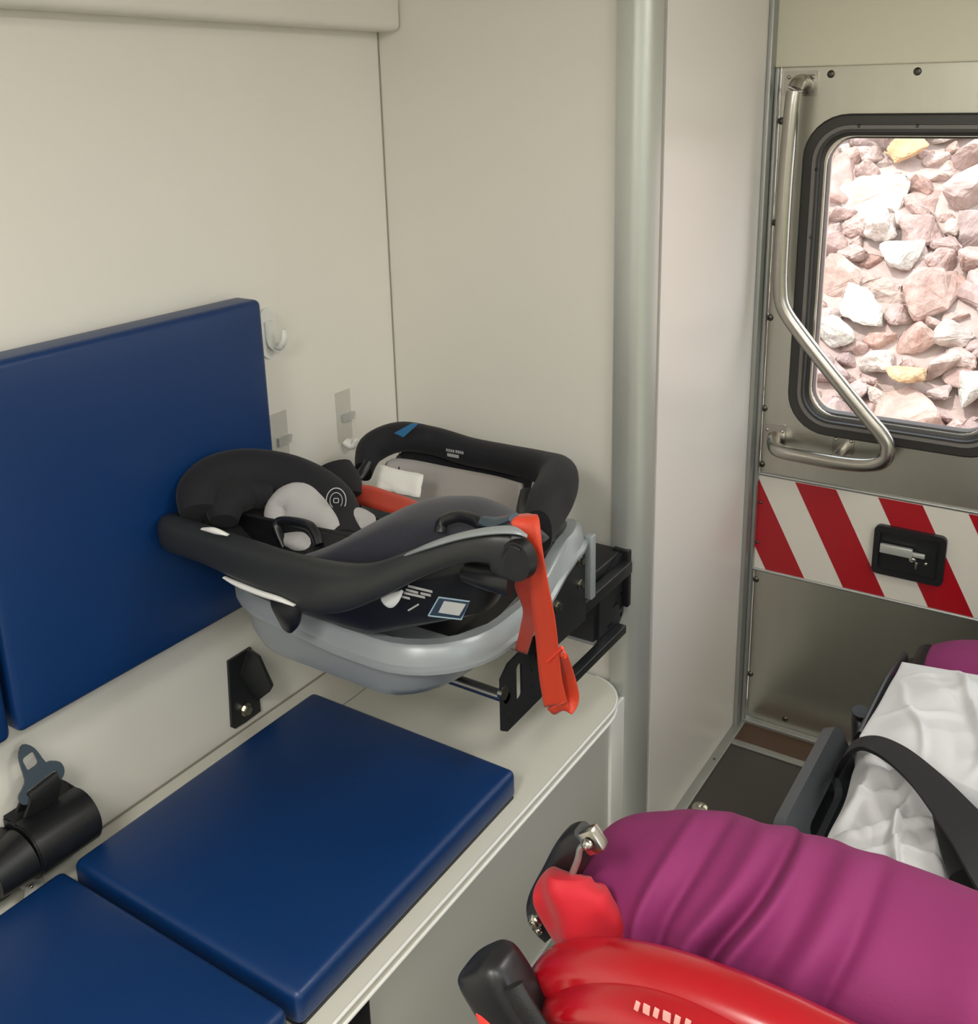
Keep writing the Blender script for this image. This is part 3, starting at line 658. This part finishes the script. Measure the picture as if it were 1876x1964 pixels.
b = B(); sweep(b, [hc+Vector((.016*math.cos(a), -.001, .019*math.sin(a))) for a in [R(x) for x in range(60, 190, 10)]], (.0012, .0012), ns=8, n=2); obj('hub_groove', b, M_dgrey, hub)
b = B(); tp = [at(770, 1068, 'y', .852), at(820, 1048, 'y', .852), at(880, 1029, 'y', .858), at(940, 1018, 'y', .864), at(985, 1017, 'y', .872), at(1010, 1028, 'y', .880)]
sweep(b, tp, [(.006, .0015), (.009, .003), (.010, .0035), (.010, .0035), (.009, .003), (.004, .002)], ns=12); obj('handle_highlight', b, M_silver, handle, label='silver painted highlight on top of the handle arm')  # paints the highlight along the arm as a silver strip
b = B(); ip = [at(940, 1108, 'y', .885), at(900, 1102, 'y', .880), at(880, 1095, 'y', .89)]; sweep(b, [at(980, 1120, 'y', .893), at(940, 1112, 'y', .890), at(895, 1098, 'y', .895)], [(.012, .016), (.012, .014), (.012, .012)], ns=14); obj('handle_lever', b, M_black, handle)
b = B(); sweep(b, [at(388, 1014, 'y', .835), at(412, 1018, 'y', .834), at(437, 1026, 'y', .836)], [(.003, .0015), (.004, .0045), (.003, .0012)], ns=10); obj('level_window', b, M_white, handle, label='small white oval sticker on the rim')
b = B(); sweep(b, [at(430, 1107, 'y', .832), at(455, 1120, 'y', .828), at(500, 1138, 'y', .822), at(535, 1149, 'y', .820), at(565, 1161, 'y', .820)], [(.003, .0012), (.004, .0036), (.004, .004), (.004, .0036), (.003, .001)], ns=10); obj('gap_reflection_strip', b, M_white, seat, label='white strip painting the reflection in the gap under the rim')  # white sliver stands for light reflected in the gap
b = B(); sweep(b, [at(550, 1130, 'y', .835), at(549, 1160, 'y', .832), at(550, 1182, 'y', .834), at(552, 1204, 'y', .842)], [(.030, .008), (.027, .009), (.022, .009), (.010, .006)], up=(0, 1, 0), ns=20, power=2.4); obj('release_tab', b, M_black, seat)
# headrest bolster arch
b = B()
hb = [at(385, 985, 'y', .885), at(385, 945, 'y', .905), at(415, 915, 'y', .94), at(475, 903, 'y', .98), at(545, 912, 'y', 1.01), at(600, 935, 'y', 1.02), at(640, 965, 'y', 1.01), at(660, 1005, 'y', .98), at(662, 1030, 'y', .95)]
sweep(b, hb, [(.028, .026), (.034, .032), (.034, .030), (.034, .026), (.034, .026), (.034, .028), (.032, .026), (.026, .020), (.016, .012)], ns=24, n=6, up=(.5, -.6, .6))
obj('head_bolster', b, M_navy, seat, label='padded black hood rolled up around the head end')
b = B(); sweep(b, [at(430, 1000, 'y', .90), at(435, 965, 'y', .92), at(470, 945, 'y', .96), at(520, 945, 'y', .99)], [(.02, .02), (.03, .024), (.03, .026), (.024, .024)], ns=18); obj('inner_bolster', b, M_navy, seat)
b = B(); q = at(645, 960, 'y', 1.015); sweep(b, [at(640, 895, 'y', 1.13), at(652, 925, 'y', 1.12), at(665, 965, 'y', 1.10)], [(.03, .02), (.034, .026), (.03, .03)], ns=18); obj('far_side_wing', b, M_navy, seat)
# round embroidered badge
bc = at(645, 960, 'y', .985); nrm = (Vector((0, 0, CAMZ))-bc).normalized(); nrm = Vector((.45, -.8, .35)).normalized()
def disc_ring(bm, c, nrm, r0, r1, th=.0012, asp=1.25, n=32):
    a = nrm.cross(Vector((0, 0, 1))).normalized(); d = a.cross(nrm).normalized()*-1
    outl = [(r1*math.cos(2*math.pi*k/n), asp*r1*math.sin(2*math.pi*k/n)) for k in range(n)]; inn = [(r0*math.cos(2*math.pi*k/n), asp*r0*math.sin(2*math.pi*k/n)) for k in range(n)]
    plate(bm, outl, [inn], th, (c, a, d))
b = B(); disc_ring(b, bc, nrm, .0135, .0147); disc_ring(b, bc, nrm, .0085, .0093); 
a_ = nrm.cross(Vector((0, 0, 1))).normalized(); d_ = a_.cross(nrm).normalized()*-1
plate(b, rrect(.008, .007, .002, 3), [rrect(.006, .005, .001, 3)], .0012, (bc, a_, d_))
obj('round_badge', b, M_mark, seat)
# grey infant insert and head pillow
b = B()
ic = at(572, 990, 'y', .985)
sweep(b, [at(540, 1010, 'y', .955), at(548, 985, 'y', .975), at(575, 975, 'y', .985), at(605, 1000, 'y', .97), at(640, 1030, 'y', .945)], [(.020, .012), (.034, .020), (.042, .024), (.036, .020), (.02, .010)], ns=24, up=(.35, -.75, .6)); ins = obj('grey_insert', b, M_lgrey, seat)
b = B(); sweep(b, [at(660, 1015, 'y', 1.00), at(680, 995, 'y', 1.00), at(705, 1000, 'y', .99)], [(.014, .012), (.018, .016), (.014, .012)], ns=16); obj('far_strap_pad', b, M_lgrey, seat)
b = B(); sweep(b, [at(545, 1035, 'y', .925), at(580, 1040, 'y', .92), at(612, 1052, 'y', .92)], [(.010, .010), (.018, .014), (.012, .010)], ns=14); obj('near_strap_pad', b, M_lgrey, seat)
b = B(); tube(b, [at(545, 1050, 'y', .91), at(530, 1010, 'y', .915), at(543, 999, 'y', .92), at(590, 1007, 'y', .915), at(605, 1025, 'y', .91), at(612, 1045, 'y', .905)], .0062, n=5, power=3); obj('harness_buckle', b, M_black, seat)
# leg cover hump (boot) on the near side
b = B(); rows = []
ridge = [(-.960, .872, .828), (-.91, .880, .840), (-.86, .895, .862), (-.81, .915, .892), (-.76, .935, .918), (-.70, .95, .930), (-.655, .95, .926), (-.615, .945, .915)]
rd = cr(ridge, 6)
for k, (x, y, z) in enumerate(rd):
    t_ = k/(len(rd)-1); row = []
    rn = [q for q in RIM[:60]]
    # near edge point on the rim at the same x
    e = min([q for q in RIM if q[1] < .93], key=lambda q: abs(q[0]-x))
    ne = Vector((x, e[1]+.006, e[2]+.001)); far = Vector((x-.01, y+.13+.02*math.sin(3.1*t_), z-.055)); mid = Vector((x, y, z))
    s = math.sin(math.pi*min(1, max(0, t_*1.0)))**.5
    for j in range(15):
        u = j/14
        if u < .5:
            w = u/.5; p = ne.lerp(mid, w); p.z += .5*(mid.z-ne.z)*math.sin(math.pi*w)*.45; p.y -= .016*math.sin(math.pi*w)*s
        else:
            w = (u-.5)/.5; p = mid.lerp(far, w); p.z += .022*math.sin(math.pi*w)*s
        row.append(p)
    rows.append(row)
grid(b, rows); cover = obj('leg_cover', b, M_navy2, seat, label='slate padded leg cover bulging over the near side'); cover.modifiers.new('s', 'SOLIDIFY').thickness = .012
# hardware at the foot end, near side
b = B(); tube(b, [at(845, 1020, 'y', .90), at(850, 1000, 'y', .905), at(880, 990, 'y', .91), at(912, 998, 'y', .905), at(925, 1012, 'y', .90)], .007, n=4, power=3); obj('adjuster_loop', b, M_black, seat)
b = B(); sweep(b, [at(925, 1000, 'y', .90), at(952, 1003, 'y', .90), at(985, 992, 'y', .90)], [(.008, .006), (.012, .006), (.010, .004)], ns=12); obj('strap_guide', b, M_slate, seat)
# canopy standing up at the far side
cpth = [(-1.075, 1.16, .800), (-1.095, 1.20, .850), (-1.07, 1.27, .882), (-1.02, 1.32, .880), (-.95, 1.335, .862), (-.88, 1.335, .853), (-.81, 1.325, .846), (-.76, 1.30, .842), (-.735, 1.25, .830), (-.728, 1.19, .795), (-.725, 1.145, .755)]
cpth = [at(697, 905, 'y', 1.20), at(712, 862, 'y', 1.245), at(765, 838, 'y', 1.29), at(830, 845, 'y', 1.325), at(900, 866, 'y', 1.335), at(970, 880, 'y', 1.335), at(1035, 895, 'y', 1.325), at(1070, 910, 'y', 1.30), at(1066, 940, 'y', 1.25), at(1045, 980, 'y', 1.19), at(1032, 1020, 'y', 1.13)]
cpr = [(.014, .022), (.022, .026), (.024, .026), (.024, .024), (.024, .024), (.024, .024), (.026, .026), (.030, .030), (.032, .036), (.028, .042), (.020, .034)]
b = B(); sweep(b, cpth, cpr, ns=24, n=6, power=2.3); can = obj('canopy', b, M_navy, seat, label='black padded canopy opened upright behind the seat')
gl = [(735, 900, 1.255), (748, 882, 1.28), (800, 884, 1.31), (880, 900, 1.322), (960, 916, 1.322), (1005, 928, 1.30)]
gb = [(722, 975, 1.20), (740, 985, 1.22), (790, 995, 1.245), (870, 1005, 1.25), (940, 1010, 1.245), (985, 1020, 1.225)]
b = B(); tl = cr([tuple(at(x, y, 'y', d)) for x, y, d in gl], 5); bl = cr([tuple(at(x, y, 'y', d)) for x, y, d in gb], 5)
rows = [[Vector(a).lerp(Vector(c), j/8)+Vector((0, .012*math.sin(math.pi*j/8), 0)) for j in range(9)] for a, c in zip(tl, bl)]
grid(b, rows); o = obj('canopy_lining', b, M_grey, can, label='grey canopy lining with stitched edge'); m_ = o.modifiers.new('s', 'SOLIDIFY'); m_.thickness = .008
b = B(); tube(b, [Vector(a)+Vector((0, -.004, -.012)) for a in tl], .0022, n=1, ns=8); tube(b, [rows[9][0]+Vector((0, -.006, 0)), rows[9][4]+Vector((0, -.005, 0)), rows[9][8]], .0015, n=3, ns=8); obj('lining_piping', b, mat('grey_piping', '8C8680', .9), can)
# back skin of canopy
b = B(); rows = [[Vector(a).lerp(Vector(c), j/6)+Vector((0, .030, .002)) for j in range(7)] for a, c in zip(tl, bl)]
grid(b, rows); o = obj('canopy_back', b, M_navy, can); o.modifiers.new('s', 'SOLIDIFY').thickness = .012
b = B(); sweep(b, [at(708, 885, 'y', 1.20), at(690, 912, 'y', 1.18), at(668, 935, 'y', 1.15)], [(.010, .008), (.010, .007), (.007, .005)], ns=12); obj('canopy_strut', b, M_black, can)
b = B(); sweep(b, [at(1015, 945, 'y', 1.20), at(1008, 985, 'y', 1.17), at(1010, 1030, 'y', 1.12), at(1000, 1090, 'y', 1.06)], [(.014, .014), (.016, .014), (.018, .014), (.016, .012)], ns=12, up=(0, 1, 0)); obj('canopy_strut', b, M_black, can)
# blue tag and small logo
p0 = [at(757, 830, 'y', 1.262), at(790, 812, 'y', 1.262), at(804, 812, 'y', 1.262), at(775, 838, 'y', 1.262)]
b = B(); o0 = p0[0]; plate(b, [(q.x-o0.x, q.z-o0.z) for q in p0], [], .002, (o0, (1, 0, 0), (0, 0, 1))); obj('blue_tag', b, M_labelb, can, smooth=False)
def marks(bm, segs, y, th=.0012, hw=3.0):
    for (x0, y0, x1, y1) in segs:
        a, c = at(x0, y0, 'y', y), at(x1, y1, 'y', y)
        sweep(bm, [a, c], (.0006, .0022*hw/3), ns=6, n=2)
b = B(); 
for i in range(4): marks(b, [(856+i*4.2, 863+i*.8, 858.6+i*4.2, 863.4+i*.8)], 1.306, hw=4)
for i in range(4): marks(b, [(874+i*4, 866+i*.8, 876.6+i*4, 866.4+i*.8)], 1.306, hw=4)
marks(b, [(858, 872, 880, 876)], 1.306, hw=4.5); obj('logo_print', b, M_mark, can)
# stickers on the shell, near side
YS = .868
b = B(); sweep(b, [at(733, 1147, 'y', .862), at(744, 1153, 'y', .862), at(758, 1146, 'y', .862), at(771, 1134, 'y', .862)], [(.002, .004), (.002, .009), (.002, .007), (.002, .002)], ns=12); obj('warning_symbol', b, M_markw, shell)
b = B(); marks(b, [(783, 1124, 829, 1135), (779, 1131, 802, 1137), (807, 1138, 826, 1142), (775, 1137, 815, 1146), (770, 1144, 786, 1148)], YS, hw=2.4); marks(b, [(783, 1171, 803, 1159)], YS, hw=1.6); obj('warning_print', b, M_mark, shell)
q = [at(823, 1180, 'y', YS+.004), at(843, 1145, 'y', YS+.004), at(902, 1153, 'y', YS+.004), at(886, 1187, 'y', YS+.004)]; o0 = q[0]
b = B(); plate(b, [(v.x-o0.x, v.z-o0.z) for v in q], [[(q[0].x-o0.x)*.9+.0035, .004]] and [], .0015, (o0, (1, 0, 0), (0, 0, 1))); st = obj('sticker', b, mat('sticker_navy', '1E3448', .3), shell, smooth=False)
b = B(); tube(b, [v+Vector((0, -.001, 0)) for v in q+[q[0]]], .0011, n=1, smooth=False, ns=6); obj('sticker_border', b, M_label, st)
q2 = [at(842, 1174, 'y', YS+.003), at(853, 1152, 'y', YS+.003), at(895, 1158, 'y', YS+.003), at(882, 1180, 'y', YS+.003)]; o0 = q2[0]
b = B(); plate(b, [(v.x-o0.x, v.z-o0.z) for v in q2], [], .0015, (o0, (1, 0, 0), (0, 0, 1))); obj('sticker_text_panel', b, mat('sticker_pale', 'B8BABA', .5), st, smooth=False)

# white tissue tucked in front of the lining
b = B(); rows = []
q = [at(727, 892, 'y', 1.20), at(813, 912, 'y', 1.215), at(806, 955, 'y', 1.19), at(720, 940, 'y', 1.17)]
for i in range(9):
    rows.append([q[0].lerp(q[1], i/8).lerp(q[3].lerp(q[2], i/8), j/6)+Vector((0, .006*noise.noise(Vector((i*.5, j*.5, 3))), 0)) for j in range(7)])
grid(b, rows); o = obj('paper_tissue', b, M_paper); o.modifiers.new('s', 'SOLIDIFY').thickness = .0025
tag(o, 'white folded cloth tucked against the grey canopy lining', 'cloth')
# orange webbing: one run across, one hanging
t = thing('orange_strap', 'bright orange webbing strap hanging in a loop off the right end of the infant seat', 'strap', at(1070, 1300, 'x', -.655))
pth = [at(960, 1008, 'y', .93), at(985, 990, 'y', .92), at(1008, 1000, 'y', .905), at(1022, 1050, 'y', .90), at(1032, 1110, 'y', .91), at(1043, 1180, 'y', .93), at(1050, 1240, 'y', .945), at(1056, 1300, 'y', .955), at(1066, 1352, 'y', .965)]
wd1 = [Vector((.5, .8, .2)), Vector((.6, .7, 0)), Vector((.9, .3, 0)), Vector((1, .1, .1)), Vector((1, .1, .1)), Vector((1, .15, .1)), Vector((1, .2, .1)), Vector((1, .3, .2)), Vector((.9, .5, .3))]
b = B(); ribbon(b, pth, wd1, [.034, .036, .032, .024, .024, .028, .029, .029, .030]); obj('front_webbing', b, M_orange, t)
pth = [at(1066, 1352, 'y', .965), at(1080, 1360, 'y', .975), at(1092, 1335, 'y', .985), at(1082, 1290, 'y', .975), at(1070, 1255, 'y', .955)]
b = B(); ribbon(b, pth, [Vector((.9, .5, .3)), Vector((.8, .6, .2)), Vector((1, .3, .2)), Vector((1, .2, .1)), Vector((1, .2, .1))], .026); obj('loop_webbing', b, M_orange, t)
b = B(); ribbon(b, [at(1012, 1075, 'y', .92), at(1008, 1120, 'y', .95), at(1020, 1170, 'y', .98), at(1012, 1205, 'y', 1.02), at(1000, 1250, 'y', 1.06)], [Vector((1, .2, 0))]*5, [.018, .030, .024, .020, .018]); obj('rear_webbing', b, M_orange, t)
b = B(); tube(b, [at(1050, 1268, 'y', .948), at(1079, 1242, 'y', .950)], .0028, n=2); tube(b, [at(1052, 1272, 'y', .95), at(1079, 1246, 'y', .952), at(1084, 1262, 'y', .952)], .0022, n=2); obj('slide_buckle', b, mat('orange_plastic', 'D8402A', .35), t)
b = B(); ribbon(b, [at(678, 948, 'y', 1.12), at(700, 950, 'y', 1.11), at(735, 960, 'y', 1.09), at(775, 972, 'y', 1.06), at(800, 985, 'y', 1.03)], [Vector((.1, .7, .6))]*5, [.036, .036, .034, .030, .03]); tag(obj('orange_strap', b, M_orange), 'orange webbing strap lying across inside the infant seat', 'strap')

# ------------------------------------------------------------------ cot
cot = thing('stretcher', 'wheeled ambulance stretcher with red frame, black side rail and raised head end', 'stretcher', (0, 1.1, 0))
# lower frame and undercarriage
b = B()
for s in (-1, 1): tube(b, [(s*.27, .62, .36), (s*.27, 1.86, .36)], .018, n=2)
for y in (.70, 1.2, 1.84): tube(b, [(-.27, y, .36), (.27, y, .36)], .014, n=2)
obj('bed_frame', b, M_bmetal, cot)
for s in (-1, 1):
    for y0, y1 in ((.72, .95), (1.78, 1.55)):
        b = B(); tube(b, [(s*.24, y1, .35), (s*.24, y0, .09)], .014, n=2); lg = obj('leg', b, M_bmetal, cot)
        b = B(); cyl(b, (s*.24-.015, y0, .06), (s*.24+.015, y0, .06), .06, 28); obj('wheel', b, M_rubber, lg)
b = B(); box(b, (-.262, .80, .375), (.262, 1.83, .440), .02, 4); obj('mattress', b, M_black, cot)
# head end: raised back section with red frame
HY = .62
def P3(px, py, y): return at(px, py, 'y', y)
bw = B(); 
x1 = .44
FY = .535
arch = [P3(1050, 1941, FY), P3(1052, 1902, FY), P3(1080, 1876, FY), P3(1140, 1872, FY), P3(1230, 1886, FY), P3(1340, 1921, FY), P3(1480, 1981, FY), P3(1640, 2061, FY), P3(1876, 2186, FY), P3(2200, 2366, FY), P3(2500, 2536, FY)]
b = B(); sweep(b, arch, [(.014, .012), (.020, .018), (.024, .022), (.026, .024), (.026, .026), (.026, .027), (.026, .028), (.026, .028), (.026, .028), (.026, .028), (.02, .02)], ns=28, n=8, power=2.3)
fr = obj('head_frame', b, M_redpaint, cot, label='glossy red moulded frame around the head end')
b = B(); sweep(b, [P3(1050, 1969, .512), P3(1072, 1936, .512), P3(1130, 1922, .51), P3(1220, 1931, .51), P3(1330, 1969, .51), P3(1480, 2044, .51), P3(1700, 2164, .51), P3(2100, 2374, .51)], [(.010, .010), (.016, .012), (.020, .013), (.022, .014), (.022, .015), (.022, .015), (.022, .015), (.02, .012)], ns=20, n=8); obj('lower_tube', b, M_redpaint, fr)
b = B(); sweep(b, [P3(1052, 1930, .525), P3(1056, 1990, .525), P3(1080, 2080, .53)], [(.014, .012), (.016, .014), (.016, .016)], ns=18); sweep(b, [P3(1090, 1985, .55), P3(1300, 2040, .55), P3(1500, 2140, .55), P3(2000, 2400, .55)], [(.010, .04)]*4, ns=16); obj('frame_shell', b, M_redpaint, fr)
b = B(); box(b, P3(1132, 1962, .525)+Vector((-.012, -.004, -.03)), P3(1132, 1962, .525)+Vector((.008, .012, .022)), .004); obj('frame_socket', b, M_black, fr)
b = B()
for i, (px, w) in enumerate(((1218, 8), (1234, 12), (1254, 9), (1272, 14), (1294, 10), (1314, 10))):
    py = 1927+(px-1218)*.36; a = P3(px, py, .489); sweep(b, [a, P3(px+w, py+3+w*.3, .489)], (.0008, .0045), ns=6, n=2)
obj('frame_print', b, mat('faded_print', 'F0A8A0', .4), fr)
b = B(); box(b, (-.25, .60, .48), (.25, .625, .70), .01); obj('back_panel', b, M_black, cot)
for s in (-1, 1):
    b = B(); tube(b, [(s*.25, .62, .70), (s*.262, .66, .50), (s*.27, .74, .37)], .014, n=5); obj('back_support', b, M_bmetal, cot)
# magenta blanket roll over the head end
def fold(v, t_, th):
    x = v.x
    n1 = noise.noise(Vector((x*7, v.y*4, v.z*5)))*.008
    f = 0; k = .5+.5*math.tanh((.87-v.z)*30+1)
    for c, w_, a, sl in ((-.262, .006, .006, .10), (-.245, .007, -.008, .20), (-.222, .009, .009, .42), (-.206, .006, -.012, .45), (-.190, .006, .008, .40), (-.165, .010, -.005, .30), (-.140, .012, .006, .15), (-.120, .007, -.006, .15), (.0, .03, .008, -.5), (.03, .02, -.008, -.5)):
        xx = x-c-sl*(v.z-.80)-.004*math.sin(v.z*60); f += a*math.exp(-(xx/w_)**2)
    q = Vector((0, -.8, .5)); return v+q*(f*1.5*k+n1)
BY = .66
bp = [P3(1160, 1712, BY), P3(1172, 1712, BY), P3(1200, 1716, BY), P3(1260, 1728, BY), P3(1340, 1745, BY), P3(1440, 1780, BY), P3(1560, 1826, BY), P3(1700, 1884, BY), P3(1876, 1965, BY), P3(2150, 2075, BY), P3(2400, 2170, BY), P3(2600, 2250, BY)]
br = [(.03, .030), (.055, .048), (.068, .058), (.075, .064), (.08, .070), (.08, .074), (.08, .078), (.08, .080), (.08, .084), (.08, .088), (.075, .08), (.05, .05)]
b = B(); sweep(b, bp, br, ns=150, n=20, power=2.5, wob=fold)
bl_ = obj('blanket', b, M_purple, origin=(-.05, .64, .72)); tag(bl_, 'magenta blanket bundled over the head end of the stretcher in the foreground', 'blanket')
# side rail
ra, rb = at(1587, 1390, 'x', -.322), at(1474, 1582, 'x', -.322)   # top edge far, near
yc_, zc_ = (ra.y+rb.y)/2, (ra.z+rb.z)/2
b = B(); L = (ra.y-rb.y)
ud, vd = Vector((0, 1, 0)), Vector((-.40, 0, .9)).normalized()
outl = rrect(L, .13, .030, 6, 0, -.065); slot = rrect(L*.5, .034, .015, 5, .0, -.062)
plate(b, outl, [slot], .018, (Vector((-.322, yc_, zc_)), ud, vd)); bmesh.ops.bevel(b, geom=[e for e in b.edges if len(e.link_faces) == 2 and e.calc_face_angle(0) > 1.2], offset=.004, segments=2, affect='EDGES')
sr = obj('side_rail', b, mat('grey_moulded_plastic', '4B4E52', .38), cot, label='charcoal moulded plastic side rail with a slot')
b = B(); plate(b, rrect(L*.45, .028, .012, 5, 0, -.062), [], .008, (Vector((-.322, yc_, zc_)), ud, vd)); obj('rail_slot', b, M_black, sr)
b = B()
for y in (yc_-.08, yc_+.10): tube(b, [(-.278, y, zc_-.115), (-.262, y, .36)], .010, n=2)
obj('rail_arm', b, M_bmetal, sr)
b = B(); q = at(1650, 1385, 'x', -.29); tube(b, [q+Vector((0, 0, .02)), q, q+Vector((.01, -.03, -.03)), q+Vector((.02, -.06, -.05))], .014, n=4); obj('foot_latch', b, M_black, cot)
# black foot-end mattress edge behind the sheet
b = B(); sweep(b, [at(1648, 1425, 'x', -.262), at(1672, 1375, 'x', -.262), at(1705, 1310, 'x', -.262), at(1733, 1270, 'x', -.262)], [(.008, .02)]*4, ns=14); obj('mattress_edge', b, M_black, cot)
# pink blanket end at foot
b = B(); sweep(b, [(-.225, 1.70, .475), (-.17, 1.70, .487), (-.05, 1.70, .498), (.1, 1.70, .498), (.22, 1.70, .485)], [(.05, .012), (.07, .022), (.07, .030), (.07, .030), (.05, .02)], ns=28, n=8, wob=lambda v, a, c: v+Vector((0, 0, .006*noise.noise(v*9))))
tag(obj('blanket', b, M_purple, origin=(0, 1.70, .46)), 'pink folded blanket at the foot end of the stretcher, behind the white sheet', 'blanket')
# white sheets
def drape(name, corners, dome_h, lab, amp=.006, fr=14, th=.02, seed=0, nu=130, nv=130, edge=.012):
    a, c, d, e = [Vector(q) for q in corners]; b = B(); rows = []
    for i in range(nu):
        u = i/(nu-1); row = []
        for j in range(nv):
            v = j/(nv-1); p = a.lerp(c, u).lerp(e.lerp(d, u), v)
            p.z += dome_h*(1-(2*u-1)**6)*(1-(2*v-1)**6)
            n_ = noise.noise(Vector((p.x*fr, p.y*fr*.6, seed)))+.6*abs(noise.noise(Vector((p.x*fr*2.1+p.y*fr, p.y*fr*1.1, seed+5))))-.5*abs(noise.noise(Vector((p.x*fr*.8-p.y*fr*1.2, p.y*9, seed+9))))
            n_ += .55*math.exp(-(noise.noise(Vector((p.x*fr*1.3+p.y*3, p.y*fr*.5-p.x*6, seed+20)))/.10)**2)+.4*math.exp(-(noise.noise(Vector((p.x*fr*.6-p.y*8, p.y*fr*.9+p.x*5, seed+31)))/.08)**2)
            p.z += amp*n_*min(1, 6*u, 6*v, 6*(1-u), 6*(1-v)); p.x += amp*.4*noise.noise(Vector((p.y*fr, p.z*9, seed+2)))
            row.append(p)
        rows.append(row)
    # skirt down all round
    full = []
    grid(b, rows)
    per = [rows[0][j] for j in range(nv)]+[rows[i][-1] for i in range(1, nu)]+[rows[-1][j] for j in range(nv-2, -1, -1)]+[rows[i][0] for i in range(nu-2, 0, -1)]
    cen = sum(per, Vector())/len(per)
    sk = [per, [p+(p-cen).normalized()*.004+Vector((0, 0, -th*.4)) for p in per], [p+Vector((0, 0, -th)) for p in per]]
    grid(b, sk, close_v=True); bmesh.ops.remove_doubles(b, verts=b.verts, dist=1e-5)
    o = obj(name, b, M_sheet, origin=(cen.x, cen.y, cen.z-th)); tag(o, lab, 'sheet'); return o
drape('bed_sheet', [(-.245, 1.56, .535), (.22, 1.60, .56), (.20, 1.13, .585), (-.252, 1.305, .548)], .014, 'smooth white sheet folded thick over the foot end of the stretcher mattress', .018, 8, .085, 3)
drape('bed_sheet', [(-.258, 1.33, .515), (-.12, 1.31, .545), (-.06, .86, .50), (-.24, .90, .45)], .020, 'crumpled white sheet between the magenta blanket and the black strap', .030, 11, .055, 11)
# black restraint strap across
b = B(); ribbon(b, [at(1612, 1475, 'z', .46), at(1630, 1440, 'z', .54), at(1665, 1425, 'z', .572), at(1715, 1445, 'z', .580), at(1770, 1490, 'z', .588), at(1820, 1545, 'z', .594), at(1870, 1610, 'z', .596), at(1940, 1720, 'z', .58), at(2050, 1860, 'z', .54)],
                  [Vector((.2, 1, .4))]*2+[Vector((.45, .9, .2))]*7, [.028, .030, .032, .036, .040, .048, .056, .065, .07], .003, n=8)
obj('restraint_strap', b, M_belt, cot)
b = B(); sweep(b, [at(1835, 1560, 'z', .555), at(1858, 1620, 'z', .555), at(1890, 1690, 'z', .555)], [(.03, .016), (.035, .018), (.04, .02)], ns=20); obj('strap_pad', b, M_belt, cot)
# left head-end lever, red webbing, black grip
b = B(); lv = [P3(1126, 1602, .60), P3(1108, 1622, .60), P3(1075, 1674, .60), P3(1042, 1728, .60), P3(1040, 1762, .60), P3(1062, 1790, .60)]
sweep(b, lv, [(.010, .010), (.015, .013), (.014, .012), (.012, .011), (.010, .010), (.010, .008)], ns=20, power=4, n=5, up=(0, -1, 0)); le = obj('back_lever', b, M_black, cot)
b = B(); q_ = P3(1136, 1608, .588); box(b, (-.009, -.006, -.011), (.009, .006, .009), .003, 2, Matrix.Translation(q_) @ Matrix.Rotation(R(-38), 4, 'Y')); dome(b, q_+Vector((0, -.008, 0)), (0, -1, .1), .005, .004); obj('lever_cap', b, M_rail, le, label='chrome cap of the lever')
b = B(); tube(b, [P3(1135, 1615, .585), P3(1115, 1625, .585), P3(1108, 1650, .585), P3(1096, 1680, .585)], .0028, n=5); obj('release_cable', b, M_aluw, le)
b = B(); dome(b, P3(1028, 1765, .59), (-.3, -1, .2), .007, .006); dome(b, P3(1034, 1784, .59), (-.3, -1, .2), .004, .004); obj('lever_pin', b, M_bolt, le)
b = B()
def rw(v, a, c): return v+Vector((0, -.8, .3))*(.011*noise.noise(v*28)+.006*math.sin(v.x*130+v.z*60))
sweep(b, [P3(1095, 1675, .585), P3(1092, 1705, .58), P3(1105, 1750, .58), P3(1130, 1790, .585), P3(1160, 1822, .59)], [(.016, .014), (.030, .018), (.034, .02), (.034, .02), (.03, .016)], ns=36, n=10, up=(0, -1, .2), wob=rw); obj('red_cover_flap', b, M_redcloth, cot, label='bunched red fabric flap beside the lever')
b = B(); gp = [P3(922, 1832, .50), P3(926, 1838, .50), P3(936, 1854, .50), P3(962, 1895, .50), P3(1000, 1960, .50), P3(1050, 2050, .50)]
sweep(b, gp, [(.014, .012), (.020, .018), (.0245, .021), (.025, .022), (.025, .022), (.025, .022)], ns=28, power=3.2, n=5, up=(-.2, -1, .3))
grip = obj('lift_handle', b, M_black, cot, label='glossy black lift handle with a red side insert')
b = B(); sweep(b, [P3(925, 1925, .487), P3(948, 1965, .485), P3(990, 2040, .485)], [(.007, .008), (.010, .010), (.010, .010)], ns=14, up=(-.2, -1, .3)); obj('handle_insert', b, M_redlens, grip, label='red insert of the lift handle')
b = B(); sweep(b, [P3(985, 1890, .482), P3(1005, 1930, .480), P3(1050, 2000, .48)], [(.009, .006), (.010, .006), (.010, .006)], ns=14, up=(-.2, -1, .3)); obj('handle_recess', b, M_belt, grip)
